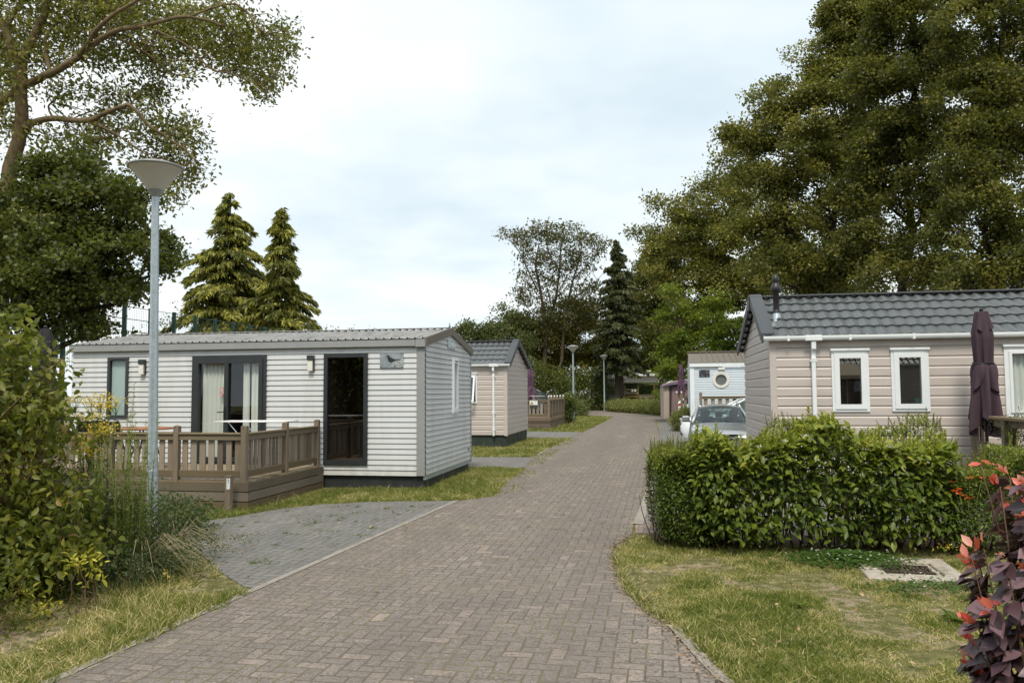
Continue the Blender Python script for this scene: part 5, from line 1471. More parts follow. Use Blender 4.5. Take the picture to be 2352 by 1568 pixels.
def clover():
    n = 2600; c = np.array([3.38, 8.20]); P = c + rng.normal(size=(n, 2)) * [.26, .20]; P2 = np.array([3.75, 7.05]) + rng.normal(size=(420, 2)) * [.35, .14]; P = np.concatenate([P, P2]); n = len(P)
    z = .02 + .07 * np.exp(-(((P - c) / [.32, .28]) ** 2).sum(1)) * rng.random(n) + rng.random(n) * .03
    parts = []
    for k in range(3):
        a = rng.random(n) * 6.28 + k * 2.09; D = np.c_[np.cos(a), np.sin(a), rng.normal(size=n) * .25]
        parts.append(scatter(np.c_[P, z], D, np.tile([0, 0, 1.], (n, 1)) + rdir(n) * .3, .026 * rng.uniform(.7, 1.2, n), .024, T_RHOMB, rng.random(n)))
    tag(leaf_obj('clover_patch', parts, 'clover_leaf'), 'round patch of clover leaves in the lawn beside the manhole', 'clover', kind='stuff')
    n = 95; P = np.concatenate([c + rng.normal(size=(45, 2)) * [.28, .22], np.array([3.75, 7.10]) + rng.normal(size=(50, 2)) * [.30, .12]]); parts = []
    for k in range(7):
        a = rng.random(n) * 6.28; D = np.c_[np.cos(a), np.sin(a), rng.uniform(0, 1.2, n)]; parts.append(scatter(np.c_[P, .09 + 0 * P[:, 0]], D, rdir(n), .012, .010, T_RHOMB, rng.random(n)))
    tag(leaf_obj('clover_flowers', parts, 'white_petal'), 'small white clover flower heads dotted over the lawn', 'clover flowers', kind='stuff')
    n = 60; P = np.array([[4.35, 8.25]]) + rng.normal(size=(n, 2)) * [.16, .10]; Q = np.array([[-3.6, 7.2]]) + rng.normal(size=(n, 2)) * [.3, .35]; P = np.concatenate([P[:16], Q[:22]]); n = len(P); parts = []
    for k in range(7):
        a = rng.random(n) * 6.28; parts.append(scatter(np.c_[P, .10 + .06 * rng.random(n)], np.c_[np.cos(a), np.sin(a), .5 + 0 * a], rdir(n), .016, .011, T_RHOMB, rng.random(n)))
    tag(leaf_obj('dandelion_flowers', parts, 'yellow_petal'), 'small yellow dandelion flowers in the grass', 'dandelions', kind='stuff')
clover()
def rosette(label, x, y, s=.14):
    r = empty('weed_rosette', label, 'weed', (x, y, 0), 0, 'flat weeds in the lawn'); n = 26; a = rng.random(n) * 6.28
    leaf_obj('leaves', scatter(np.c_[np.zeros((n, 2)), np.full(n, .02)], np.c_[np.cos(a), np.sin(a), rng.uniform(.15, .8, n)], np.tile([0, 0, 1.], (n, 1)), s * rng.uniform(.5, 1, n), s * .22, T_LEAF, rng.random(n) * .6), 'weed_leaf', r)
rosette('flat broad weed rosette in the lawn below the manhole', 3.30, 6.05); rosette('small weed rosette in the middle of the right lawn', 2.28, 6.45, .11)

# ------------------------------------------------------------------ hedges and shrubs
def hedge_leaves(label, x0, x1, y, dep, h, leafm, L, W, n, tpl=T_LEAF, name='hedge', stems=40, top_shoots=0, drop=.6, taper=0., hue=.3, stem_m='twig', slope=-.165, gap=.25, base_z=.12, bulge=.12, seed=1):
    """free-standing row of shrubs running along the front of the plots"""
    root = empty(name, label, 'hedge', ((x0 + x1) / 2, y + slope * ((x0 + x1) / 2 - x0), 0), 0)
    bx = np.array([(x0 + x1) / 2, y + slope * ((x0 + x1) / 2 - x0), 0]); rr = np.random.default_rng(seed)
    mb = MB().use(stem_m); shoots = []
    Lx = x1 - x0
    def prof(u, a):  # height and half depth along the row
        e = np.minimum(1, np.minimum(u, Lx - u) / .38 + .12); e = np.clip(e, 0, 1) ** .5
        return h * (.90 + .10 * np.sin(u * 4.1 + seed) + .05 * np.sin(u * 9.7)) * (.72 + .28 * e), dep / 2 * (.75 + .25 * e)
    # shoots rising from the ground line, each carrying leaves in pairs
    P = []; D = []; V = []; Ls = []
    nst = stems
    for i in range(nst):
        u = rr.random() * Lx; hh, dd = prof(u, 0); gx = u + rr.normal() * .02; a = rr.random() * 6.28
        out = rr.random() ** .5; ex = gx + math.cos(a) * .18 * out; ey = math.sin(a) * dd * 1.0 * out; hz = hh * rr.uniform(.55, 1.02) * (1 - .22 * out ** 2)
        p0 = np.array([gx, ey * .2, -.02]); p2 = np.array([ex, ey, hz]); p1 = (p0 + p2) / 2 + np.array([(ex - gx) * .35, ey * .45, 0])
        k = 7; pts = [(1 - t) ** 2 * p0 + 2 * t * (1 - t) * p1 + t * t * p2 for t in np.linspace(0, 1, k)]
        mb.tube([tuple(q + [x0 - bx[0], y + slope * (q[0]) - bx[1], 0]) for q in pts], [.010 - .0012 * j for j in range(k)], 5, cap=False)
    # leaf shell
    n_in = n
    u = rr.random(n_in) * Lx; hh, dd = prof(u, 0)
    th = rr.random(n_in) * math.pi        # around the section, front -> top -> back
    rad = 1 - .55 * rr.random(n_in) ** 1.6
    pw = .42
    cy = np.sign(-np.cos(th)) * np.abs(np.cos(th)) ** pw; cz = np.abs(np.sin(th)) ** pw
    zz = rr.random(n_in)
    side = rr.random(n_in) < .72
    wobx = 1 + bulge * np.sin(u * 6.3 + 3 * zz) + bulge * .7 * np.sin(u * 2.9 + 5 + 6 * zz)
    yy = np.where(side, np.sign(rr.random(n_in) - .35) * -1 * dd * rad * wobx, (rr.random(n_in) * 2 - 1) * dd)
    z = np.where(side, base_z + (hh - base_z) * zz ** .85, hh * (1 - .22 * rr.random(n_in) ** 2))
    yy *= np.where(side, 1 - .25 * (z / hh) ** 4, 1)
    # ragged lower edge: gaps under the skirt
    cut = base_z + gap * (.5 + .5 * np.sin(u * 5.3 + seed)) * rr.random(n_in)
    keep = z > cut; u, z, yy, dd, hh = u[keep], z[keep], yy[keep], dd[keep], hh[keep]; m = len(u)
    u = Lx / 2 + (u - Lx / 2) * (1 - min(.12, .16 / Lx) * 2 * (1 - np.sin(np.pi * np.clip(z / h * .8 + .12, 0, 1))))
    Pn = np.c_[u + x0 - bx[0], y + slope * u + yy - bx[1], z]
    # gather leaves into sprays
    g = rr.normal(size=(m, 3)) * .02; Pn += g
    outw = np.c_[rr.normal(size=m) * .6, yy / dep * 2.4, rr.normal(size=m) * .2 + (z / hh) ** 6 * 1.2]
    # ends look outwards along the row
    en = np.exp(-np.minimum(u, Lx - u) / .2) * np.sign(u - Lx / 2); outw[:, 0] += en * 1.5
    outw = unit(outw); Dn = unit(outw + rdir(m) * .9 + np.array([0, 0, -drop])); Nn = unit(outw * .8 + np.array([0, 0, 1.2]) + rdir(m) * .45)
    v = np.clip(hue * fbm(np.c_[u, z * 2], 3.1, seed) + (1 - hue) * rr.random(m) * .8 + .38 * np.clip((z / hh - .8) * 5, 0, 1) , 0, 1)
    s = rr.uniform(.5, 1.25, m)
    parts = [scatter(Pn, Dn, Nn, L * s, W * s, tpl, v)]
    for i in range(top_shoots):
        u0 = rr.random() * Lx; hh, dd = prof(np.array([u0]), 0); bp = np.array([u0 + x0 - bx[0], y + slope * u0 + rr.uniform(-1, 1) * dd[0] * .8 - bx[1], hh[0] * .9])
        ln = rr.uniform(.08, .24); tip = bp + np.array([rr.normal() * .05, rr.normal() * .05, ln + .05]); mb.tube([tuple(bp), tuple((bp + tip) / 2 + [.01, 0, 0]), tuple(tip)], [.003, .0025, .0015], 4, cap=False)
        k = int(ln / (L * .28)) + 3; t = np.linspace(.2, 1, k); pp = bp + (tip - bp) * t[:, None]
        for sg in (0, 1):
            a = np.arange(k) * 1.57 + sg * math.pi; Dd = np.c_[np.cos(a), np.sin(a), .7 + .8 * t]
            parts.append(scatter(pp, Dd, np.tile([0, 0, 1.], (k, 1)) + rdir(k) * .3, L * (1 - .45 * t) * .85, W * (1 - .45 * t) * .8, tpl, np.clip(.72 + .25 * t + rr.normal(size=k) * .1, 0, 1)))
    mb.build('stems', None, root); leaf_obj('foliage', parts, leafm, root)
    return root
hedge_leaves('tall broad-leaved green hedge in the middle of the right lawn edge', 1.98, 4.72, 9.05, .85, 1.34, 'dogwood_leaf', .098, .058, 8600, stems=110, top_shoots=110, drop=.5, seed=2, slope=-.13)
hedge_leaves('small-leaved privet bush at the road end of the hedge', 1.62, 2.45, 9.30, .95, 1.28, 'privet_leaf', .036, .019, 44000, T_LEAF, 'privet_bush', 60, 150, .1, seed=3, slope=-.14, gap=.12, base_z=.1)
hedge_leaves('small-leaved privet row at the right end of the hedge', 4.55, 6.0, 8.70, .75, 1.06, 'privet_leaf', .036, .019, 26000, T_LEAF, 'privet_bush', 46, 60, .1, seed=4, slope=-.13, gap=.45, base_z=.12)
hedge_leaves('thin privet twigs behind the broad-leaved hedge, against the beige wall', 2.9, 5.2, 9.75, .40, 1.40, 'privet_leaf', .036, .019, 11000, T_LEAF, 'privet_bush', 40, 90, .1, seed=6, slope=-.13, gap=.7, base_z=.35)
# white dogwood blossom heads
def blossoms():
    n = 9; P = np.c_[rng.uniform(2.1, 4.3, n), np.zeros(n), rng.uniform(1.0, 1.34, n)]; P[:, 1] = 9.05 - .13 * (P[:, 0] - 1.98) - .40; parts = []
    for c in P:
        q = c + rng.normal(size=(40, 3)) * [.022, .022, .006]; parts.append(scatter(q, rdir(40), np.tile([0, 0, 1.], (40, 1)), .011, .009, T_RHOMB, rng.random(40)))
    tag(leaf_obj('hedge_blossoms', parts, 'white_petal'), 'few flat white blossom heads on the broad-leaved hedge', 'blossoms', kind='stuff')
blossoms()
def red_flowers():
    b = (4.72, 8.32, 0); r = empty('red_flower_plant', 'small plant with scarlet flowers in front of the right privet', 'flowering plant', b); mb = MB().use('green_stem'); parts = []
    for i in range(9):
        e = np.array([rng.normal() * .12, rng.normal() * .05, rng.uniform(.60, .86)]); mb.tube([(e[0] * .3, e[1] * .3, 0), tuple(e * .6 + [0, 0, .1]), tuple(e)], [.004, .003, .002], 4)
        a = np.arange(7) * .9; leaf_obj('flower', scatter(np.tile(e, (7, 1)), np.c_[np.cos(a), np.sin(a), .3 + 0 * a], rdir(7), .035, .022, T_LEAF, rng.random(7)), 'red_petal', r)
    mb.build('stems', None, r)
    P = rng.normal(size=(140, 3)) * [.12, .06, .16] + [0, 0, .35]; leaf_obj('leaves', scatter(P, rdir(140), rdir(140) + [0, 0, 1], .05, .025, T_LEAF, rng.random(140)), 'privet_leaf', r)
red_flowers()

def copperleaf():
    b = (2.39, 3.5, 0); r = empty('purple_shrub', 'dark purple shrub with coral red young leaves at the lower right edge', 'shrub', b); mb = MB().use('twig'); parts = []; red = []
    for i in range(110):
        a = rng.random() * 6.28; rad = .36 * rng.random() ** .4; h = rng.uniform(.15, 1.36); e = np.array([math.cos(a) * rad, math.sin(a) * rad, h]);
        if h > 1.15: e[:2] *= .7
        g = np.array([e[0] * .25, e[1] * .25, 0]); m_ = (g + e) / 2 + np.array([e[0] * .15, e[1] * .15, .06]); mb.tube([tuple(g), tuple(m_), tuple(e)], [.007, .005, .003], 5)
        k = 17; t = rng.random(k) ** .6; pp = (1 - t[:, None]) * m_ + t[:, None] * e; ph = rng.random(k) * 6.28; out = unit(np.array([e[0], e[1], .05]) + 1e-6)
        D = np.c_[np.cos(ph), np.sin(ph), rng.uniform(-.5, .25, k)] * .8 + out * .9; s = rng.uniform(.75, 1.25, k)
        parts.append(scatter(pp, D + [0, 0, -.45], np.tile([0, 0, .7], (k, 1)) + out * 1.1 + rdir(k) * .45, 0.088 * s, .068 * s, T_LEAF, rng.random(k)))
        if True:
            k = int(rng.integers(3, 8)); D = unit(out * .6 + np.array([0, 0, .45])) + rdir(k) * .7; s = rng.uniform(.5, 1.1, k)
            red.append(scatter(np.tile(e + out * .02, (k, 1)) + rng.normal(size=(k, 3)) * .012, D, rdir(k) * .6 + out + [0, 0, .6], .062 * s, .040 * s, T_LEAF, rng.random(k)))
    # one long shoot reaching left over the grass
    for (e, n) in ((np.array([-.46, -.30, .18]), 4), (np.array([-.36, .05, .62]), 3), (np.array([-.34, .0, 1.42]), 6)):
        mb.tube([(e[0] * .3, e[1] * .3, e[2] * .75), tuple(e * .8), tuple(e)], [.005, .004, .003], 5); k = n; red.append(scatter(np.tile(e, (k, 1)) + np.linspace(0, 1, k)[:, None] * np.array([.10, .05, -.01]), rdir(k) * .6 + [-.9, -.2, .35], rdir(k) + [0, 0, 1], .05, .028, T_LEAF, rng.random(k)))
    mb.build('stems', None, r); leaf_obj('foliage', parts, 'purple_leaf', r); leaf_obj('young_leaves', red, 'coral_leaf', r)
copperleaf()

# ---- lower left thicket: separate plants
shrub('dogwood_bush', 'large olive-green leafy bush at the left edge', 'shrub', (-4.2, 7.0, 0), [(-.55, 0, 1.05, .85, .65, .75), (-.75, .2, 1.85, .62, .55, .72), (.10, -.1, .62, .50, .5, .5), (-.15, -.15, .35, .80, .5, .35), (-.10, .05, 1.55, .34, .36, .50, .8)],
      'bush_leaf', .078, .048, 780, 15, .16, stems=90, drop=.55, sr=.009, hue=.3, stem_m='twig')
def long_shoot():
    pts = [(-4.3, 6.3, 1.2), (-4.0, 6.1, 1.5), (-3.62, 6.0, 1.83), (-3.30, 5.95, 2.10)]; r = empty('bush_shoot', 'long arching red-stemmed shoot leaning over from the left bush', 'shoot', pts[0]); o = np.array(pts[0]); P = np.array(pts) - o
    mb = MB().use('twig'); mb.tube([tuple(p) for p in P], [.009, .008, .006, .003], 6); mb.build('stem', None, r); k = 26; t = rng.random(k); pp = np.array([[np.interp(q, [0, .33, .66, 1], P[:, j]) for j in range(3)] for q in t]); D = rdir(k) + [.3, 0, -.1]
    leaf_obj('leaves', scatter(pp, D, rdir(k) * .5 + [0, 0, 1], .075 * rng.uniform(.7, 1.1, k), .042, T_LEAF, rng.random(k) * .5 + .3), 'bush_leaf', r)
long_shoot()
shrub('leafy_bush', 'low dark-leaved bush with pink buds at the lower left corner', 'shrub', (-4.15, 5.85, 0), [(0, 0, .30, .60, .35, .34), (-.45, .2, .45, .5, .35, .35)], 'bush_leaf', .045, .026, 260, 15, .11, stems=40, drop=.1, sr=.005)
def stalks(label, base, n, h, spread, leafm='weed_leaf', L=.065, W=.009, flower=None, group=None, name='tall_weed', dense=1., lean=(0, 0)):
    r = empty(name, label, 'tall weed', tuple(base), 0, group); mb = MB().use('green_stem'); parts = []; fl = []
    for i in range(n):
        g = np.array([rng.normal() * spread[0] * .7, rng.normal() * spread[1] * .7, 0]); hh = h * rng.uniform(.6, 1.05); e = g + np.array([rng.normal() * spread[0] * .35 + lean[0], rng.normal() * spread[1] * .35 + lean[1], hh]); m_ = (g + e) / 2 + rng.normal(size=3) * .03
        mb.tube([tuple(g), tuple(m_), tuple(e)], [.005, .004, .002], 5); k = int(hh / .012 * dense); t = .12 + .88 * rng.random(k); pp = ((1 - t) ** 2)[:, None] * g + (2 * t * (1 - t))[:, None] * m_ + (t * t)[:, None] * e
        a = rng.random(k) * 6.28; D = np.c_[np.cos(a), np.sin(a), rng.uniform(.3, 1.3, k)]; s = rng.uniform(.6, 1.2, k) * (1 - .55 * t); parts.append(scatter(pp, D, rdir(k) + [0, 0, .5], L * s, W * (s + .3), T_LEAF if W > .012 else T_NARROW, np.clip(.3 + .5 * t + rng.normal(size=k) * .12, 0, 1)))
        if flower:
            q = e + rng.normal(size=(70, 3)) * [.06, .06, .022]; fl.append(scatter(q, rdir(70), np.tile([0, 0, 1.], (70, 1)) + rdir(70) * .4, .022, .020, T_RHOMB, rng.random(70)))
            for c in q[:10]: mb.tube([tuple(e * .97 + g * .03 - [0, 0, .10]), tuple(c)], [.0018, .001], 3, cap=False)
    mb.build('stems', None, r); leaf_obj('leaves', parts, leafm, r)
    if fl: leaf_obj('flower_heads', fl, flower, r)
    return r
stalks('clump of tall narrow-leaved green stalks right beside the lamp post', (-3.62, 7.55, 0), 17, 1.55, (.15, .12), L=.085)
stalks('single tall narrow-leaved stalk rising in front of the lamp pole', (-3.72, 7.9, 0), 3, 1.85, (.03, .03), L=.085)
stalks('loose narrow-leaved weeds between the leafy bush and the stalk clump', (-4.0, 7.5, 0), 16, 1.25, (.16, .15), L=.075)
stalks('ragwort with flat yellow flower heads before the white home', (-4.18, 7.9, 0), 20, 1.68, (.15, .13), L=.06, W=.014, flower='yellow_petal', dense=.6)
stalks('orange flowering weed half hidden in the left bush', (-4.35, 7.2, 0), 9, 1.22, (.13, .12), L=.05, W=.014, flower='orange_petal', dense=.6)
shrub('scrub', 'tangled grey-green scrub below the tall stalks', 'shrub', (-3.95, 7.75, 0), [(0, 0, .35, .65, .45, .38), (-.5, .1, .55, .5, .4, .5), (.25, .2, .55, .35, .3, .25), (.45, -.35, .16, .42, .4, .17), (.05, -.7, .15, .4, .35, .16)], 'cotoneaster_leaf', .032, .018, 900, 18, .11, stems=70, drop=0, sr=.004, stem_m='pale_twig')
shrub('yellow_leaf_shrub', 'small shrub with bright yellow variegated leaves in the left verge', 'shrub', (-3.45, 6.45, 0), [(-.30, -.22, .20, .08, .08, .06), (-.02, .05, .40, .12, .08, .07), (-.16, -.2, .10, .12, .08, .05), (.06, .1, .3, .08, .08, .06)], 'variegated_leaf', .062, .028, 26, 6, .07, stems=12, drop=-.3, sr=.004)
def sprawl(label, base, n, reach, seed):
    r = empty('cotoneaster', label, 'shrub', tuple(base)); mb = MB().use('pale_twig'); parts = []; rr = np.random.default_rng(seed)
    for i in range(n):
        a = rr.uniform(-1.5, 1.3); Lh = reach * rr.uniform(.35, 1); d = np.array([math.cos(a), math.sin(a) * .6, 0]); z1 = rr.uniform(.05, .30); p = [np.zeros(3) + rr.normal(size=3) * [.06, .06, 0], d * Lh * .45 + [0, 0, z1 * 1.3 + .05], d * Lh + [0, 0, z1 * rr.uniform(.0, .6) + .03]]
        mb.tube([tuple(q) for q in (p[0], (p[0] + p[1]) / 2 + [0, 0, .05], p[1], (p[1] + p[2]) / 2 + [0, 0, .03], p[2])], [.005, .004, .0035, .003, .0015], 4, cap=False); k = int(Lh / .008); t = rr.random(k)
        pp = ((1 - t) ** 2)[:, None] * p[0] + (2 * t * (1 - t))[:, None] * p[1] + (t * t)[:, None] * p[2]; pp[:, 2] += .02; D = rdir(k) + [0, 0, .4]; parts.append(scatter(pp + rr.normal(size=(k, 3)) * .025, D, rdir(k) + [0, 0, .7], .024 * rr.uniform(.6, 1.2, k), .014, T_RHOMB, rr.random(k)))
    mb.build('stems', None, r); leaf_obj('leaves', parts, 'cotoneaster_leaf', r)
sprawl('sprawling grey-green cotoneaster spilling over the verge below the lamp post', (-3.55, 7.65, 0), 46, .85, 3)
sprawl('long thin arching twigs reaching toward the deck from the thicket', (-3.7, 8.6, .0), 22, 1.15, 5)
shrub('ivy_mound', 'dark low creeper mound between lamp post and deck', 'shrub', (-4.35, 10.2, 0), [(0, 0, .22, .45, .4, .2), (.35, -.3, .12, .3, .25, .12)], 'cotoneaster_leaf', .045, .03, 160, 16, .1, stems=30, sr=.004)

# ---- far hedges
def pot_hedge():
    a, b = np.array([7.9, 68.6]), np.array([10.75, 53.4]); n = 9
    for i in range(n):
        t = (i + .5) / n; c = a + (b - a) * t + [.85, .3]
        shrub('flowering_shrub', 'low yellow-dotted shrub in the row along the far road bend', 'shrub', (c[0], c[1], 0), [(0, 0, .45, .95, 1.1, .48)], 'potentilla_leaf', .15, .05, 240, 16, .20, T_NARROW, stems=6, drop=-.9, sr=.012, group='row of low flowering shrubs at the road bend')
        q = rdir(60) * [.98, 1.1, .55] + [c[0], c[1], .45]; q = q[q[:, 2] > .2]; k = len(q)
        fl.append(scatter(q, rdir(k), rdir(k), .055, .05, T_RHOMB, rng.random(k)))
fl = []
pot_hedge()
tag(leaf_obj('shrub_blossoms', fl, 'yellow_petal'), 'tiny yellow blossoms over the far row of low shrubs', 'blossoms', kind='stuff')
e = at(1566, 960, 34.5); shrub('round_shrub', 'rounded grey-green shrub between road bend and parked cars', 'shrub', (e[0], 34.5, 0), [(0, 0, .45, .50, .6, .50), (.2, .2, .55, .38, .5, .40)], 'potentilla_leaf', .06, .03, 620, 18, .12, T_RHOMB, stems=20, drop=-.4)
e = at(1303, 960, 43.0); shrub('glossy_bush', 'upright yellow-green bush at the end of the far deck', 'shrub', (e[0], 43., 0), [(0, 0, .75, .42, .5, .75), (.1, -.3, 1.3, .4, .4, .35)], 'laurel_leaf', .085, .045, 300, 16, .15, T_RHOMB, stems=14)
e = at(1323, 950, 55.0); shrub('glossy_bush', 'small round bush right of the mid-distance lamp post', 'shrub', (e[0] + .1, 55., 0), [(0, 0, .55, .85, .8, .6)], 'laurel_leaf', .09, .05, 260, 16, .17, T_RHOMB, stems=14)
e = at(1335, 930, 72.5); shrub('laurel_bush', 'big glossy dark laurel between the two far lamp posts', 'shrub', (e[0], 72.5, 0), [(0, 0, 1.6, 3.2, 1.6, 1.6), (-1.2, 0, 2.6, 1.7, 1.4, 1.3), (1.2, 0, 2.5, 1.6, 1.4, 1.2), (0, 0, .6, 3.4, 1.8, .6)], 'laurel_leaf', .17, .085, 900, 18, .32, T_RHOMB, stems=30, sr=.03)
def clipped_hedge():
    Y = 72.; a, b = at(1437, 900, Y)[0], at(1528, 900, Y)[0]; h = 2.36; w = b - a; r = empty('clipped_hedge', 'tall flat-clipped dark hedge in front of the far bungalow', 'hedge', ((a + b) / 2, Y + .5, 0)); n = 26000
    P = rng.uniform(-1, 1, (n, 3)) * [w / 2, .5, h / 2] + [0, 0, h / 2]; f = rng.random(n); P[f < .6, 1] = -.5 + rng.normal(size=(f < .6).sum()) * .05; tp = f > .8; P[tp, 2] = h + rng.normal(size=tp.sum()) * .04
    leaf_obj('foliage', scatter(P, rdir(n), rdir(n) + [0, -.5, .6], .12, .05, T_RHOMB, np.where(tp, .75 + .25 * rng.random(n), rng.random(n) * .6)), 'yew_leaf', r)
    m = MB().use('twig')
    for i in range(12): x = -w / 2 + w * (i + .5) / 12; m.tube([(x, 0, -.05), (x + .1, 0, h * .5), (x, .05, h * .95)], [.05, .03, .01], 5)
    m.box(-w / 2 + .2, -.2, .1, w / 2 - .2, .3, h - .25); m.build('stems', None, r)
clipped_hedge()
e = at(1511, 915, 66.); shrub('potted_plant', 'small bright green plant before the far clipped hedge', 'plant', (e[0], 66., 0), [(0, 0, 1.3, .5, .5, .55)], 'maple_leaf', .12, .06, 60, 14, .2, T_RHOMB, stems=8)
e = at(2352, 985, 11.0); shrub('olive_shrub', 'dark small-leaved plant at the right frame edge behind the fence', 'shrub', (e[0], 11., 0), [(0, 0, 1.2, .28, .25, .22)], 'yew_leaf', .05, .012, 60, 22, .09, T_NARROW, stems=10)
# ------------------------------------------------------------------ trees
def Bl(px, py, Y, rpx, rpz, dy=None, w=1.):
    p = at(px, py, Y); k = Y / 1818.; return (p[0], Y, p[2], rpx * k, dy if dy else rpx * k * .8, rpz * k, w)
def gp(px, Y): p = at(px, 900, Y); return (p[0], Y, 0)

# near oak at the left, limbs reaching over the lamp post
def near_oak():
    Y = 21.; base = np.array([at(-5, 900, Y)[0], Y, 0]); r = empty('oak_tree', 'large open oak with orange-brown limbs reaching over the near lamp post', 'tree', tuple(base))
    mb = MB().use('orange_bark'); J = {}
    def P(px, py, dY=0): return at(px, py, Y + dY) - base
    def L(pts, r0, r1, n=10):
        v = [P(*q) for q in pts]; out = []
        # Catmull-Rom smoothing
        for i in range(len(v) - 1):
            a, b, c, d = v[max(i - 1, 0)], v[i], v[i + 1], v[min(i + 2, len(v) - 1)]
            for s in range(4):
                t = s / 4; out.append(.5 * ((2 * b) + (-a + c) * t + (2 * a - 5 * b + 4 * c - d) * t * t + (-a + 3 * b - 3 * c + d) * t ** 3) + rng.normal(size=3) * .012)
        out.append(v[-1]); k = len(out); mb.tube([tuple(q) for q in out], [r0 + (r1 - r0) * (i / (k - 1)) ** .8 for i in range(k)], n, cap=False); return out
    trunk = L([(-5, 1040), (-3, 760), (4, 560), (20, 410), (38, 340), (50, 265), (46, 190), (48, 140)], .24, .14, 14)
    mb.tube([(0, 0, -.2), (0, 0, .3), (0, 0, .8)], [.42, .30, .25], 14, cap=False)
    limbs = [L([(48, 150), (72, 95), (100, 40), (120, -30), (150, -120)], .14, .06), L([(46, 160), (20, 90), (-10, 20), (-40, -90)], .13, .06),
        L([(-60, 300), (0, 238), (62, 195), (118, 168, -.5), (180, 132, -.8), (250, 78, -1), (330, 60, -1.2), (430, 40, -1.2), (520, 60, -1)], .15, .03),
        L([(70, 284), (120, 272), (200, 277, -.5), (262, 252, -.8), (300, 245, -1), (345, 290, -1), (405, 330, -1), (455, 372, -1)], .095, .02),
        L([(60, 300), (62, 290), (75, 282)], .12, .09), L([(180, 132, -.8), (230, 60, -1.3), (300, 10, -1.5), (380, -30, -1.6)], .07, .03),
        L([(118, 168, -.5), (105, 90, -.2), (150, 30, 0), (220, -20, 0)], .06, .03), L([(120, 272), (112, 245, .2), (118, 235, .3)], .03, .02),
        L([(330, 60, -1.2), (420, 100, -1), (480, 155, -.8), (560, 180, -.8), (610, 215, -.8)], .045, .012), L([(430, 40, -1.2), (540, 10, -1), (600, 70, -1), (660, 70, -1)], .035, .012),
        L([(200, 277, -.5), (250, 300, -.6), (310, 340, -.7), (350, 365, -.7)], .04, .012), L([(0, 238), (-30, 150), (20, 60, .5), (60, -20, .8)], .09, .04),
        L([(250, 78, -1), (330, 120, -.6), (400, 170, -.5), (440, 180, -.5)], .035, .012), L([(4, 560), (-40, 420), (-60, 300)], .2, .16)]
    C_ = []
    def mass(px, py, rx, ry, n, dY=.5):
        n = int(n * .70)
        a = rng.random(n) * 6.28; q = rng.random(n) ** .6; X = px + rx * q * np.cos(a); Z = py + ry * q * np.sin(a)
        for x, z in zip(X, Z):
            c = P(x, z, dY + rng.normal() * .8); C_.append(c)
    for m in [(60, 40, 130, 90, 130), (180, 30, 130, 70, 110), (300, 30, 120, 60, 105), (400, 60, 100, 60, 90), (480, 90, 100, 55, 85), (560, 120, 75, 60, 70), (610, 130, 60, 85, 50), (650, 90, 30, 45, 22), (500, 30, 100, 40, 50),
              (210, 120, 110, 40, 55), (330, 130, 100, 45, 60), (90, 130, 110, 50, 45), (30, 180, 80, 60, 45), (590, 205, 32, 32, 20), (400, 150, 60, 30, 22),
              (240, 215, 120, 32, 45), (330, 225, 70, 40, 36), (300, 300, 110, 42, 60), (400, 320, 65, 50, 48), (430, 390, 40, 40, 26), (380, 440, 40, 40, 24), (200, 320, 70, 35, 30), (445, 280, 22, 25, 9), (130, 300, 60, 30, 18), (340, 380, 50, 22, 22), (10, 290, 50, 60, 30), (-60, 100, 120, 200, 120), (100, -60, 250, 60, 150)]: mass(*m)
    C_ = np.array(C_)
    # twig from each clump back to the nearest limb point
    LP = np.array([q for l in limbs + [trunk] for q in l[2:]])
    for c in C_[rng.random(len(C_)) < .62]:
        d = np.linalg.norm(LP - c, axis=1); d[LP[:, 2] > c[2] + .5] += 1.; a = LP[np.argmin(d)]
        if d.min() > 1.9: continue
        m_ = (a + c) / 2 + rng.normal(size=3) * .10 + [0, 0, .06]; mb.tube([tuple(a), tuple(m_), tuple(c + rng.normal(size=3) * .1)], [.014, .009, .004], 4, cap=False)
    mb.build('trunk', None, r)
    leaf_obj('crown', clumps(C_, None, 30, .34, .125, .085, T_OAK, .35, .6, .75), 'oak_leaf_olive', r)
near_oak()

# dark tree behind the lamp
tree('oak_tree', 'dense dark leafy tree behind the lamp post, beside the white home', 'tree', gp(-10, 19),
     [Bl(60, 470, 19.5, 130, 100), Bl(200, 440, 18.8, 110, 75), Bl(300, 470, 19, 70, 75), Bl(120, 590, 18.8, 130, 90), Bl(250, 600, 18.8, 95, 85), Bl(320, 560, 18.8, 45, 60, .9), Bl(70, 700, 18.6, 110, 80), Bl(200, 700, 19.5, 100, 65), Bl(290, 690, 19.5, 45, 45, .8), Bl(-60, 560, 19.5, 110, 160), Bl(150, 390, 19.5, 80, 50), Bl(355, 630, 18.8, 28, 40), Bl(180, 520, 19, 110, 70), Bl(40, 620, 19, 90, 80), Bl(150, 650, 18.6, 110, 70), Bl(250, 765, 19.5, 60, 25, .8)],
     .3, 'oak_leaf_dark', 'dark_bark', dens=44, per=34, rcl=.24, L=.115, W=.08, shell=.4, puff=.42)
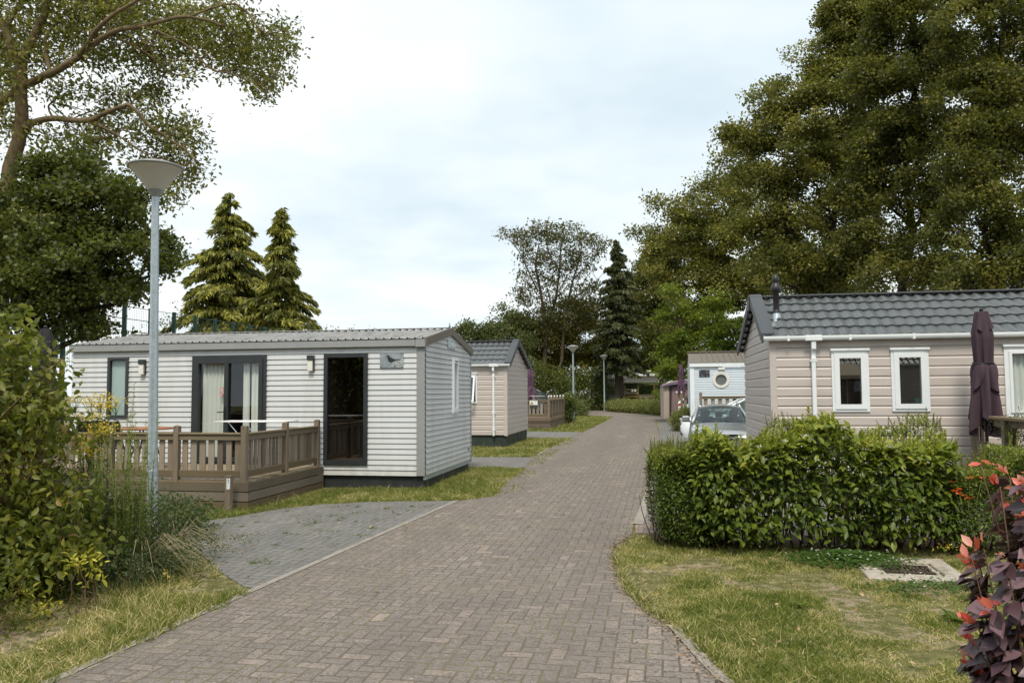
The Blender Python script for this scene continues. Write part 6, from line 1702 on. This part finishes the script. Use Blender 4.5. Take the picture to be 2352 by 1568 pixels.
# two feathery golden conifers
cp = lambda t: (1 - t) ** .72 if t > .1 else (1 - t) ** .72 * .9
pt = ([0, .2, .4, .6, .72, .82, .9, 1.], [1., 1., .97, .84, .66, .38, .27, .03])
conifer('conifer', 'taller golden-green feathery conifer behind the mesh fence', gp(522, 44), 13.0, 2.95, 'cedar_leaf', 20, .38, .13, .40, .2, prof=lambda t: float(np.interp(t, *pt)) * (1 + .06 * math.sin(t * 31)), dens=95, low=.1, lift=.12)
conifer('conifer', 'slimmer golden-green feathery conifer right of the taller one', gp(641, 42), 11.7, 1.95, 'cedar_leaf', 19, .34, .12, .38, .16, prof=lambda t: float(np.interp(t, *pt)) * (1 + .07 * math.sin(t * 27 + 1)), dens=100, low=.1, lift=.12)
# background between and behind
tree('small_tree', 'small pale tree top far beyond the white home roof, right of the conifers', 'tree', gp(745, 75), [Bl(740, 758, 75, 30, 20), Bl(760, 768, 75, 25, 14)], .15, 'far_leaf', dens=1.2, per=40, rcl=.6, L=.2, W=.12)
tree('small_tree', 'tiny far tree top over the white home roof, nearer its ridge end', 'tree', gp(830, 80), [Bl(828, 762, 80, 26, 9), Bl(845, 766, 80, 18, 8)], .15, 'far_leaf', dens=1.5, per=40, rcl=.5, L=.2, W=.12)
tree('small_tree', 'blue-green tree top behind the mesh fence', 'tree', gp(400, 46), [Bl(395, 730, 46, 45, 30), Bl(350, 745, 46, 35, 25)], .15, 'far_leaf', dens=2, per=30, rcl=.4, L=.15, W=.09)
tree('background_tree', 'rounded grey-green tree beyond the small beige chalet', 'tree', gp(1140, 72), [Bl(1150, 745, 72, 55, 38), Bl(1100, 775, 72, 45, 32), Bl(1190, 740, 72, 35, 30), Bl(1080, 800, 71, 30, 25), Bl(1150, 800, 71, 70, 40)], .4, 'far_leaf', dens=4.2, per=46, rcl=.5, L=.24, W=.15, puff=1.1)
# tall sparse tree
def sparse_tree():
    Y = 73.; base = np.array(gp(1250, Y)); r = empty('sparse_tree', 'tall sparse spreading tree with thin dark branches, against the sky', 'tree', tuple(base)); mb = MB().use('bark'); k = Y / 1818
    P = lambda px, py, dY=0.: at(px, py, Y + dY) - base
    def L(pts, r0, r1, n=7):
        v = [P(*q) for q in pts]; v = [a + rng.normal(size=3) * .08 if 0 < i < len(v) - 1 else a for i, a in enumerate(v)]; mb.tube([tuple(q) for q in v], [r0 + (r1 - r0) * i / (len(v) - 1) for i in range(len(v))], n, cap=False); return v
    ls = [L([(1250, 955), (1251, 880), (1252, 800), (1250, 740), (1236, 670), (1232, 610), (1238, 560)], .26, .05, 10), L([(1252, 800), (1262, 740), (1275, 680), (1285, 620), (1290, 570), (1300, 530)], .16, .03), L([(1290, 830), (1295, 760), (1300, 700), (1318, 640), (1330, 590), (1338, 545)], .16, .03), L([(1250, 900), (1280, 860), (1290, 830)], .15, .14),
          L([(1236, 670), (1215, 620), (1195, 580), (1170, 545), (1146, 520)], .08, .012), L([(1285, 620), (1262, 580), (1250, 540), (1246, 520)], .05, .012), L([(1300, 700), (1340, 670), (1370, 640), (1392, 620)], .06, .012), L([(1318, 640), (1350, 610), (1372, 580), (1392, 560)], .05, .012),
          L([(1250, 740), (1220, 715), (1200, 690), (1190, 680)], .06, .012), L([(1262, 740), (1320, 735), (1360, 715), (1395, 700)], .07, .012), L([(1232, 610), (1215, 580), (1208, 555)], .04, .01), L([(1330, 590), (1355, 560), (1360, 545)], .03, .01), L([(1275, 680), (1310, 620), (1320, 560)], .04, .01), L([(1250, 700), (1222, 660), (1204, 640)], .04, .01), L([(1246, 520), (1256, 508), (1262, 498)], .012, .006)]
    C_ = []
    for (px, py, rx, ry, n) in [(1170, 535, 22, 8, 9), (1205, 545, 28, 22, 22), (1250, 535, 35, 22, 30), (1300, 540, 40, 24, 34), (1350, 565, 35, 28, 28), (1385, 565, 14, 12, 6), (1225, 590, 32, 25, 22), (1285, 590, 45, 30, 34), (1340, 610, 35, 25, 22), (1220, 630, 28, 18, 14), (1270, 640, 45, 25, 26), (1340, 655, 35, 20, 18), (1215, 670, 28, 18, 14), (1265, 690, 45, 22, 26), (1370, 665, 25, 18, 10), (1205, 685, 20, 12, 9), (1330, 700, 45, 20, 22), (1380, 700, 25, 15, 9), (1230, 730, 40, 22, 24), (1290, 740, 50, 22, 34), (1240, 770, 40, 20, 24), (1350, 740, 40, 25, 24)]:
        a = rng.random(n) * 6.28; q = rng.random(n) ** .5
        for x, z in zip(px + rx * q * np.cos(a), py + ry * q * np.sin(a)): C_.append(P(x, z, rng.normal() * 1.3))
    C_ = np.array(C_); LP = np.array([a + (b - a) * t for l in ls for a, b in zip(l[1:], l[2:]) for t in (0, .5)])
    for c in C_:
        d = np.linalg.norm(LP - c, axis=1); d[LP[:, 2] > c[2]] += .8; a = LP[np.argmin(d)]; mb.tube([tuple(a), tuple((a + c) / 2 + rng.normal(size=3) * .15), tuple(c)], [.028, .02, .01], 4, cap=False)
    mb.build('trunk', None, r); leaf_obj('crown', clumps(C_, None, 27, .66, .26, .17, T_OAK, .3, .4, .6), 'sparse_leaf', r)
sparse_tree()
yt = tree('background_tree', 'yellow-tinged bushy tree under the tall sparse tree', 'tree', gp(1285, 76), [Bl(1330, 730, 76, 60, 40), Bl(1260, 780, 76, 70, 45), Bl(1350, 790, 76, 65, 50), Bl(1230, 840, 76, 55, 45), Bl(1310, 840, 76, 70, 45), Bl(1385, 745, 76, 32, 35), Bl(1400, 800, 76, 25, 35), Bl(1210, 790, 76, 40, 40), Bl(1290, 700, 76, 45, 25, None, .5)],
     .35, 'yellowing_leaf', dens=3.6, per=44, rcl=.55, L=.24, W=.13, puff=1.)
tree('background_tree', 'dark green tree low behind the far deck', 'tree', gp(1232, 64), [Bl(1235, 870, 64, 50, 40), Bl(1190, 850, 66, 40, 40), Bl(1275, 880, 64, 35, 30)], .3, 'oak_leaf_dark', dens=4.5, per=40, rcl=.6, L=.2, W=.13)
conifer('spruce_tree', 'dark pointed spruce with a bare trunk beside the farthest lamp post', gp(1422, 70), 15.2, 1.95, 'spruce_leaf', 20, .34, .11, .28, .45, prof=lambda t: float(np.interp(t, [0, .25, .5, .65, .8, .9, 1], [.9, 1., 1., .8, .55, .34, .05])), dens=95, low=.22, lift=.1)
# the wood behind, on the right
tree('background_tree', 'dark narrow tree between spruce and bright maple', 'tree', gp(1500, 84), [Bl(1500, 600, 84, 42, 50), Bl(1480, 560, 84, 25, 30), Bl(1515, 700, 83, 50, 60), Bl(1480, 660, 84, 35, 50), Bl(1500, 790, 83, 50, 60), Bl(1535, 560, 86, 35, 45), Bl(1470, 760, 84, 30, 60), Bl(1460, 850, 84, 40, 50), Bl(1455, 680, 84, 30, 60), Bl(1465, 610, 84, 24, 40)], .5, 'oak_leaf', 'dark_bark', dens=3, per=56, rcl=.65, L=.27, W=.17, puff=1.3)
tree('background_tree', 'shaded tree behind the far bungalow roof', 'tree', gp(1556, 90), [Bl(1540, 820, 90, 50, 55), Bl(1490, 840, 92, 50, 45), Bl(1590, 800, 90, 50, 60), Bl(1540, 740, 90, 60, 50)], .6, 'oak_leaf', 'dark_bark', dens=2.5, per=56, rcl=.7, L=.27, W=.17, puff=1.3)
tree('maple_tree', 'bright yellow-green maple directly behind the round window home', 'tree', gp(1625, 44), [Bl(1560, 760, 44, 45, 65), Bl(1620, 740, 44, 60, 50), Bl(1680, 760, 43, 50, 45), Bl(1590, 830, 43, 60, 50), Bl(1660, 800, 43, 60, 40), Bl(1562, 805, 43.5, 30, 45), Bl(1550, 700, 44, 35, 35), Bl(1715, 790, 43, 30, 35)],
     .3, 'maple_leaf', dens=13, per=34, rcl=.36, L=.17, W=.11, up=.9, squash=.3, puff=.75)
tree('oak_tree', 'olive oak left of the big oaks, above the bright maple', 'tree', gp(1640, 50), [Bl(1590, 480, 50, 52, 52), Bl(1650, 440, 50, 50, 60), Bl(1560, 560, 50, 55, 60), Bl(1640, 560, 49, 70, 65), Bl(1700, 500, 49, 55, 70), Bl(1600, 650, 49, 70, 50), Bl(1690, 640, 48, 55, 50), Bl(1540, 640, 50, 40, 45), Bl(1740, 600, 48, 40, 60), Bl(1545, 470, 51, 28, 25), Bl(1680, 380, 50, 40, 35), Bl(1730, 680, 50, 55, 40), Bl(1660, 700, 50, 60, 40), Bl(1600, 600, 50, 60, 50)],
     .45, 'oak_leaf_olive', dens=9, per=42, rcl=.42, L=.19, W=.12, puff=.95)
big = [Bl(1965, 60, 36, 62, 60), Bl(1915, 165, 36, 58, 52), Bl(1800, 240, 36, 62, 48), Bl(1880, 270, 35, 75, 65), Bl(1770, 330, 36, 60, 52), Bl(1850, 390, 35, 80, 70), Bl(1740, 420, 36, 62, 50), Bl(1790, 520, 35, 75, 60), Bl(1700, 330, 36, 52, 35), Bl(1960, 180, 36, 80, 80), Bl(1980, 40, 36, 80, 90), Bl(1960, 330, 36, 80, 70), Bl(1920, 500, 36, 80, 60), Bl(1862, 130, 36, 22, 34), Bl(1905, 70, 36, 28, 34), Bl(1990, -60, 36, 70, 60), Bl(1830, 600, 35, 70, 40), Bl(1890, 640, 35, 70, 35), Bl(1960, 590, 35, 60, 45), Bl(1790, 640, 35, 50, 35), Bl(1745, 560, 36, 40, 45)]
tree('oak_tree', 'tall broad oak behind the left end of the long beige chalet', 'tree', gp(1865, 36), big, .27, 'oak_leaf_olive', 'dark_bark', dens=23, per=42, rcl=.34, L=.15, W=.10, twigs=4, puff=.75, twr=.035)
big2 = [Bl(2080, 60, 31, 90, 90), Bl(2060, 200, 31, 90, 80), Bl(2160, 150, 31, 90, 90), Bl(2040, 330, 31, 80, 70), Bl(2140, 320, 31, 90, 80), Bl(2050, 450, 31, 80, 65), Bl(2150, 460, 30, 90, 65), Bl(2020, 560, 31, 70, 50), Bl(2120, 590, 30, 70, 40), Bl(2100, -60, 31, 100, 80), Bl(1985, 440, 32, 50, 60), Bl(2060, 640, 30, 60, 32), Bl(2160, 640, 30, 60, 34)]
tree('oak_tree', 'tall dark oak behind the middle of the long beige chalet roof', 'tree', gp(2070, 32), big2, .27, 'oak_leaf', 'dark_bark', dens=25, per=40, rcl=.32, L=.14, W=.095, twigs=4, puff=.7, twr=.035)
big3 = [Bl(2260, 60, 27, 90, 100), Bl(2260, 220, 27, 90, 90), Bl(2350, 140, 27, 90, 110), Bl(2230, 370, 27, 80, 80), Bl(2330, 330, 27, 90, 90), Bl(2240, 500, 26, 75, 70), Bl(2330, 480, 26, 80, 80), Bl(2290, 600, 26, 80, 55), Bl(2200, 610, 26, 40, 45), Bl(2290, -60, 27, 120, 70), Bl(2400, 600, 26, 50, 60), Bl(2230, 660, 26, 50, 28), Bl(2330, 650, 26, 60, 32)]
tree('oak_tree', 'near dark oak at the right edge behind the long beige chalet', 'tree', gp(2290, 27.5), big3, .34, 'oak_leaf', 'dark_bark', dens=32, per=40, rcl=.28, L=.125, W=.085, twigs=4, puff=.62, twr=.035)
# further trunks and crowns in the wood
for i, (px, Y, h, lab) in enumerate([(1905, 52, 13, 'slim dark tree deep in the wood between the first two oaks'), (1985, 56, 14, 'slim dark tree deep in the wood beside the dark oak trunk'), (2170, 50, 13, 'slim dark tree deep in the wood left of the near dark oak'), (1800, 60, 14, 'slim dark tree deep in the wood right of the flue pipe'), (2330, 46, 13, 'slim dark tree deep in the wood at the right edge')]):
    k = 1818 / Y; cy = 897 - (h * .62 - 1.75) * k
    tree('wood_tree', lab, 'tree', gp(px, Y), [Bl(px - 20, cy, Y, 60, 90), Bl(px + 45, cy + 60, Y, 60, 90), Bl(px - 50, cy + 90, Y, 50, 60), Bl(px + 10, cy + 150, Y, 60, 45, None, .6), Bl(px, cy - 90, Y, 60, 60)], .3, 'oak_leaf', 'dark_bark', dens=2.6, per=40, rcl=.7, L=.24, W=.16, group='slim trees deep in the wood')
# trees on the other side of the road, behind the viewer (they show in the window panes)
for i, (x, y, s) in enumerate([(-9, -12, 1.), (0, -15, 1.1), (9, -13, 1.)]):
    tree('oak_tree', ['broad oak behind the camera on the left', 'broad oak straight behind the camera', 'broad oak behind the camera on the right'][i], 'tree', (x, y, 0), [(x, y, 5.5, 4.2 * s, 3, 2.6 * s), (x - 2, y, 3.2, 2.6, 2, 1.8), (x + 2.4, y, 3.6, 2.6, 2, 1.8), (x, y, 8, 3, 2.5, 1.8)], .35, 'oak_leaf', dens=.8, per=26, rcl=.6, L=.35, W=.24)

def back_hedge():  # unseen hedge, added so the glass doors and panes reflect something dark
    r = empty('added_hedge', 'added tall hedge behind the camera that darkens the pane reflections', 'hedge', (-2, -7.5, 0)); n = 90000; P = rng.uniform(-1, 1, (n, 3)) * [17, .9, 3.6] + [0, 0, 3.6]; P[:, 1] *= .4 + .6 * rng.random(n); P[:, 2] *= .9 + .12 * np.sin(P[:, 0] * 1.3)
    leaf_obj('foliage', scatter(P, rdir(n), rdir(n) + [0, .5, .6], .27, .18, T_RHOMB, rng.random(n)), 'oak_leaf', r); m = MB().use('twig')
    for i in range(20): x = -16 + i * 1.7; m.tube([(x, 0, -.05), (x + .2, 0, 2), (x, .1, 4.2)], [.08, .05, .02], 5)
    m.build('stems', None, r)
back_hedge()

# ------------------------------------------------------------------ light and sky
SUN_EL, SUN_AZ = R_(58), R_(186)      # high, behind the viewer's left shoulder
w = bpy.data.worlds.new('World'); sc.world = w; w.use_nodes = True; t = NT.__new__(NT); t.t = w.node_tree; t.n = t.t.nodes; t.n.clear()
sky = t.n.new('ShaderNodeTexSky'); sky.sky_type = 'NISHITA'; sky.sun_disc = False; sky.sun_elevation = SUN_EL; sky.sun_rotation = SUN_AZ
g = t.n.new('ShaderNodeTexCoord').outputs['Generated']
sx = t.add('ShaderNodeSeparateXYZ', i_0=g)
zc = t.math('ADD', t.math('MAXIMUM', sx.outputs[2], 0.), .16)
cl = t.add('ShaderNodeCombineXYZ', i_0=t.math('DIVIDE', sx.outputs[0], zc), i_1=t.math('DIVIDE', sx.outputs[1], zc), i_2=3.7)
n1 = t.noise(cl, .62, 5, .52); n2 = t.noise(cl, 2.3, 4, .5)
f = t.math('ADD', t.math('MULTIPLY', n1, .85), t.math('MULTIPLY', n2, .15))
# cloud deck: thin bright parts and slightly blue-grey thicker ones
cloud = t.ramp(f, (.36, (6.0, 7.2, 8.0)), (.47, (7.8, 8.6, 8.95)), (.58, (9.5, 9.95, 9.9)))
skyc = t.mix(.94, sky.outputs[0], cloud)
bg = t.add('ShaderNodeBackground', i_0=skyc, i_1=.078)
o = t.n.new('ShaderNodeOutputWorld'); t.put(o.inputs[0], bg)
sl = bpy.data.lights.new('sun', 'SUN'); sl.energy = 2.2; sl.angle = R_(14); sl.color = (1., .92, .78)
so = bpy.data.objects.new('sun', sl); col.objects.link(so)
# sky rotation is measured from +Y towards +X
sd = Vector((math.sin(SUN_AZ) * math.cos(SUN_EL), math.cos(SUN_AZ) * math.cos(SUN_EL), math.sin(SUN_EL)))
so.rotation_euler = sd.to_track_quat('Z', 'Y').to_euler(); so.location = (0, 0, 30)
sc.view_settings.view_transform = 'Standard'; sc.view_settings.look = 'None'; sc.view_settings.exposure = .62; sc.view_settings.gamma = 1
sc.cycles.max_bounces = 6; sc.cycles.transparent_max_bounces = 10; sc.cycles.diffuse_bounces = 3; sc.cycles.glossy_bounces = 3; sc.cycles.transmission_bounces = 4
sc.cycles.caustics_reflective = False; sc.cycles.caustics_refractive = False
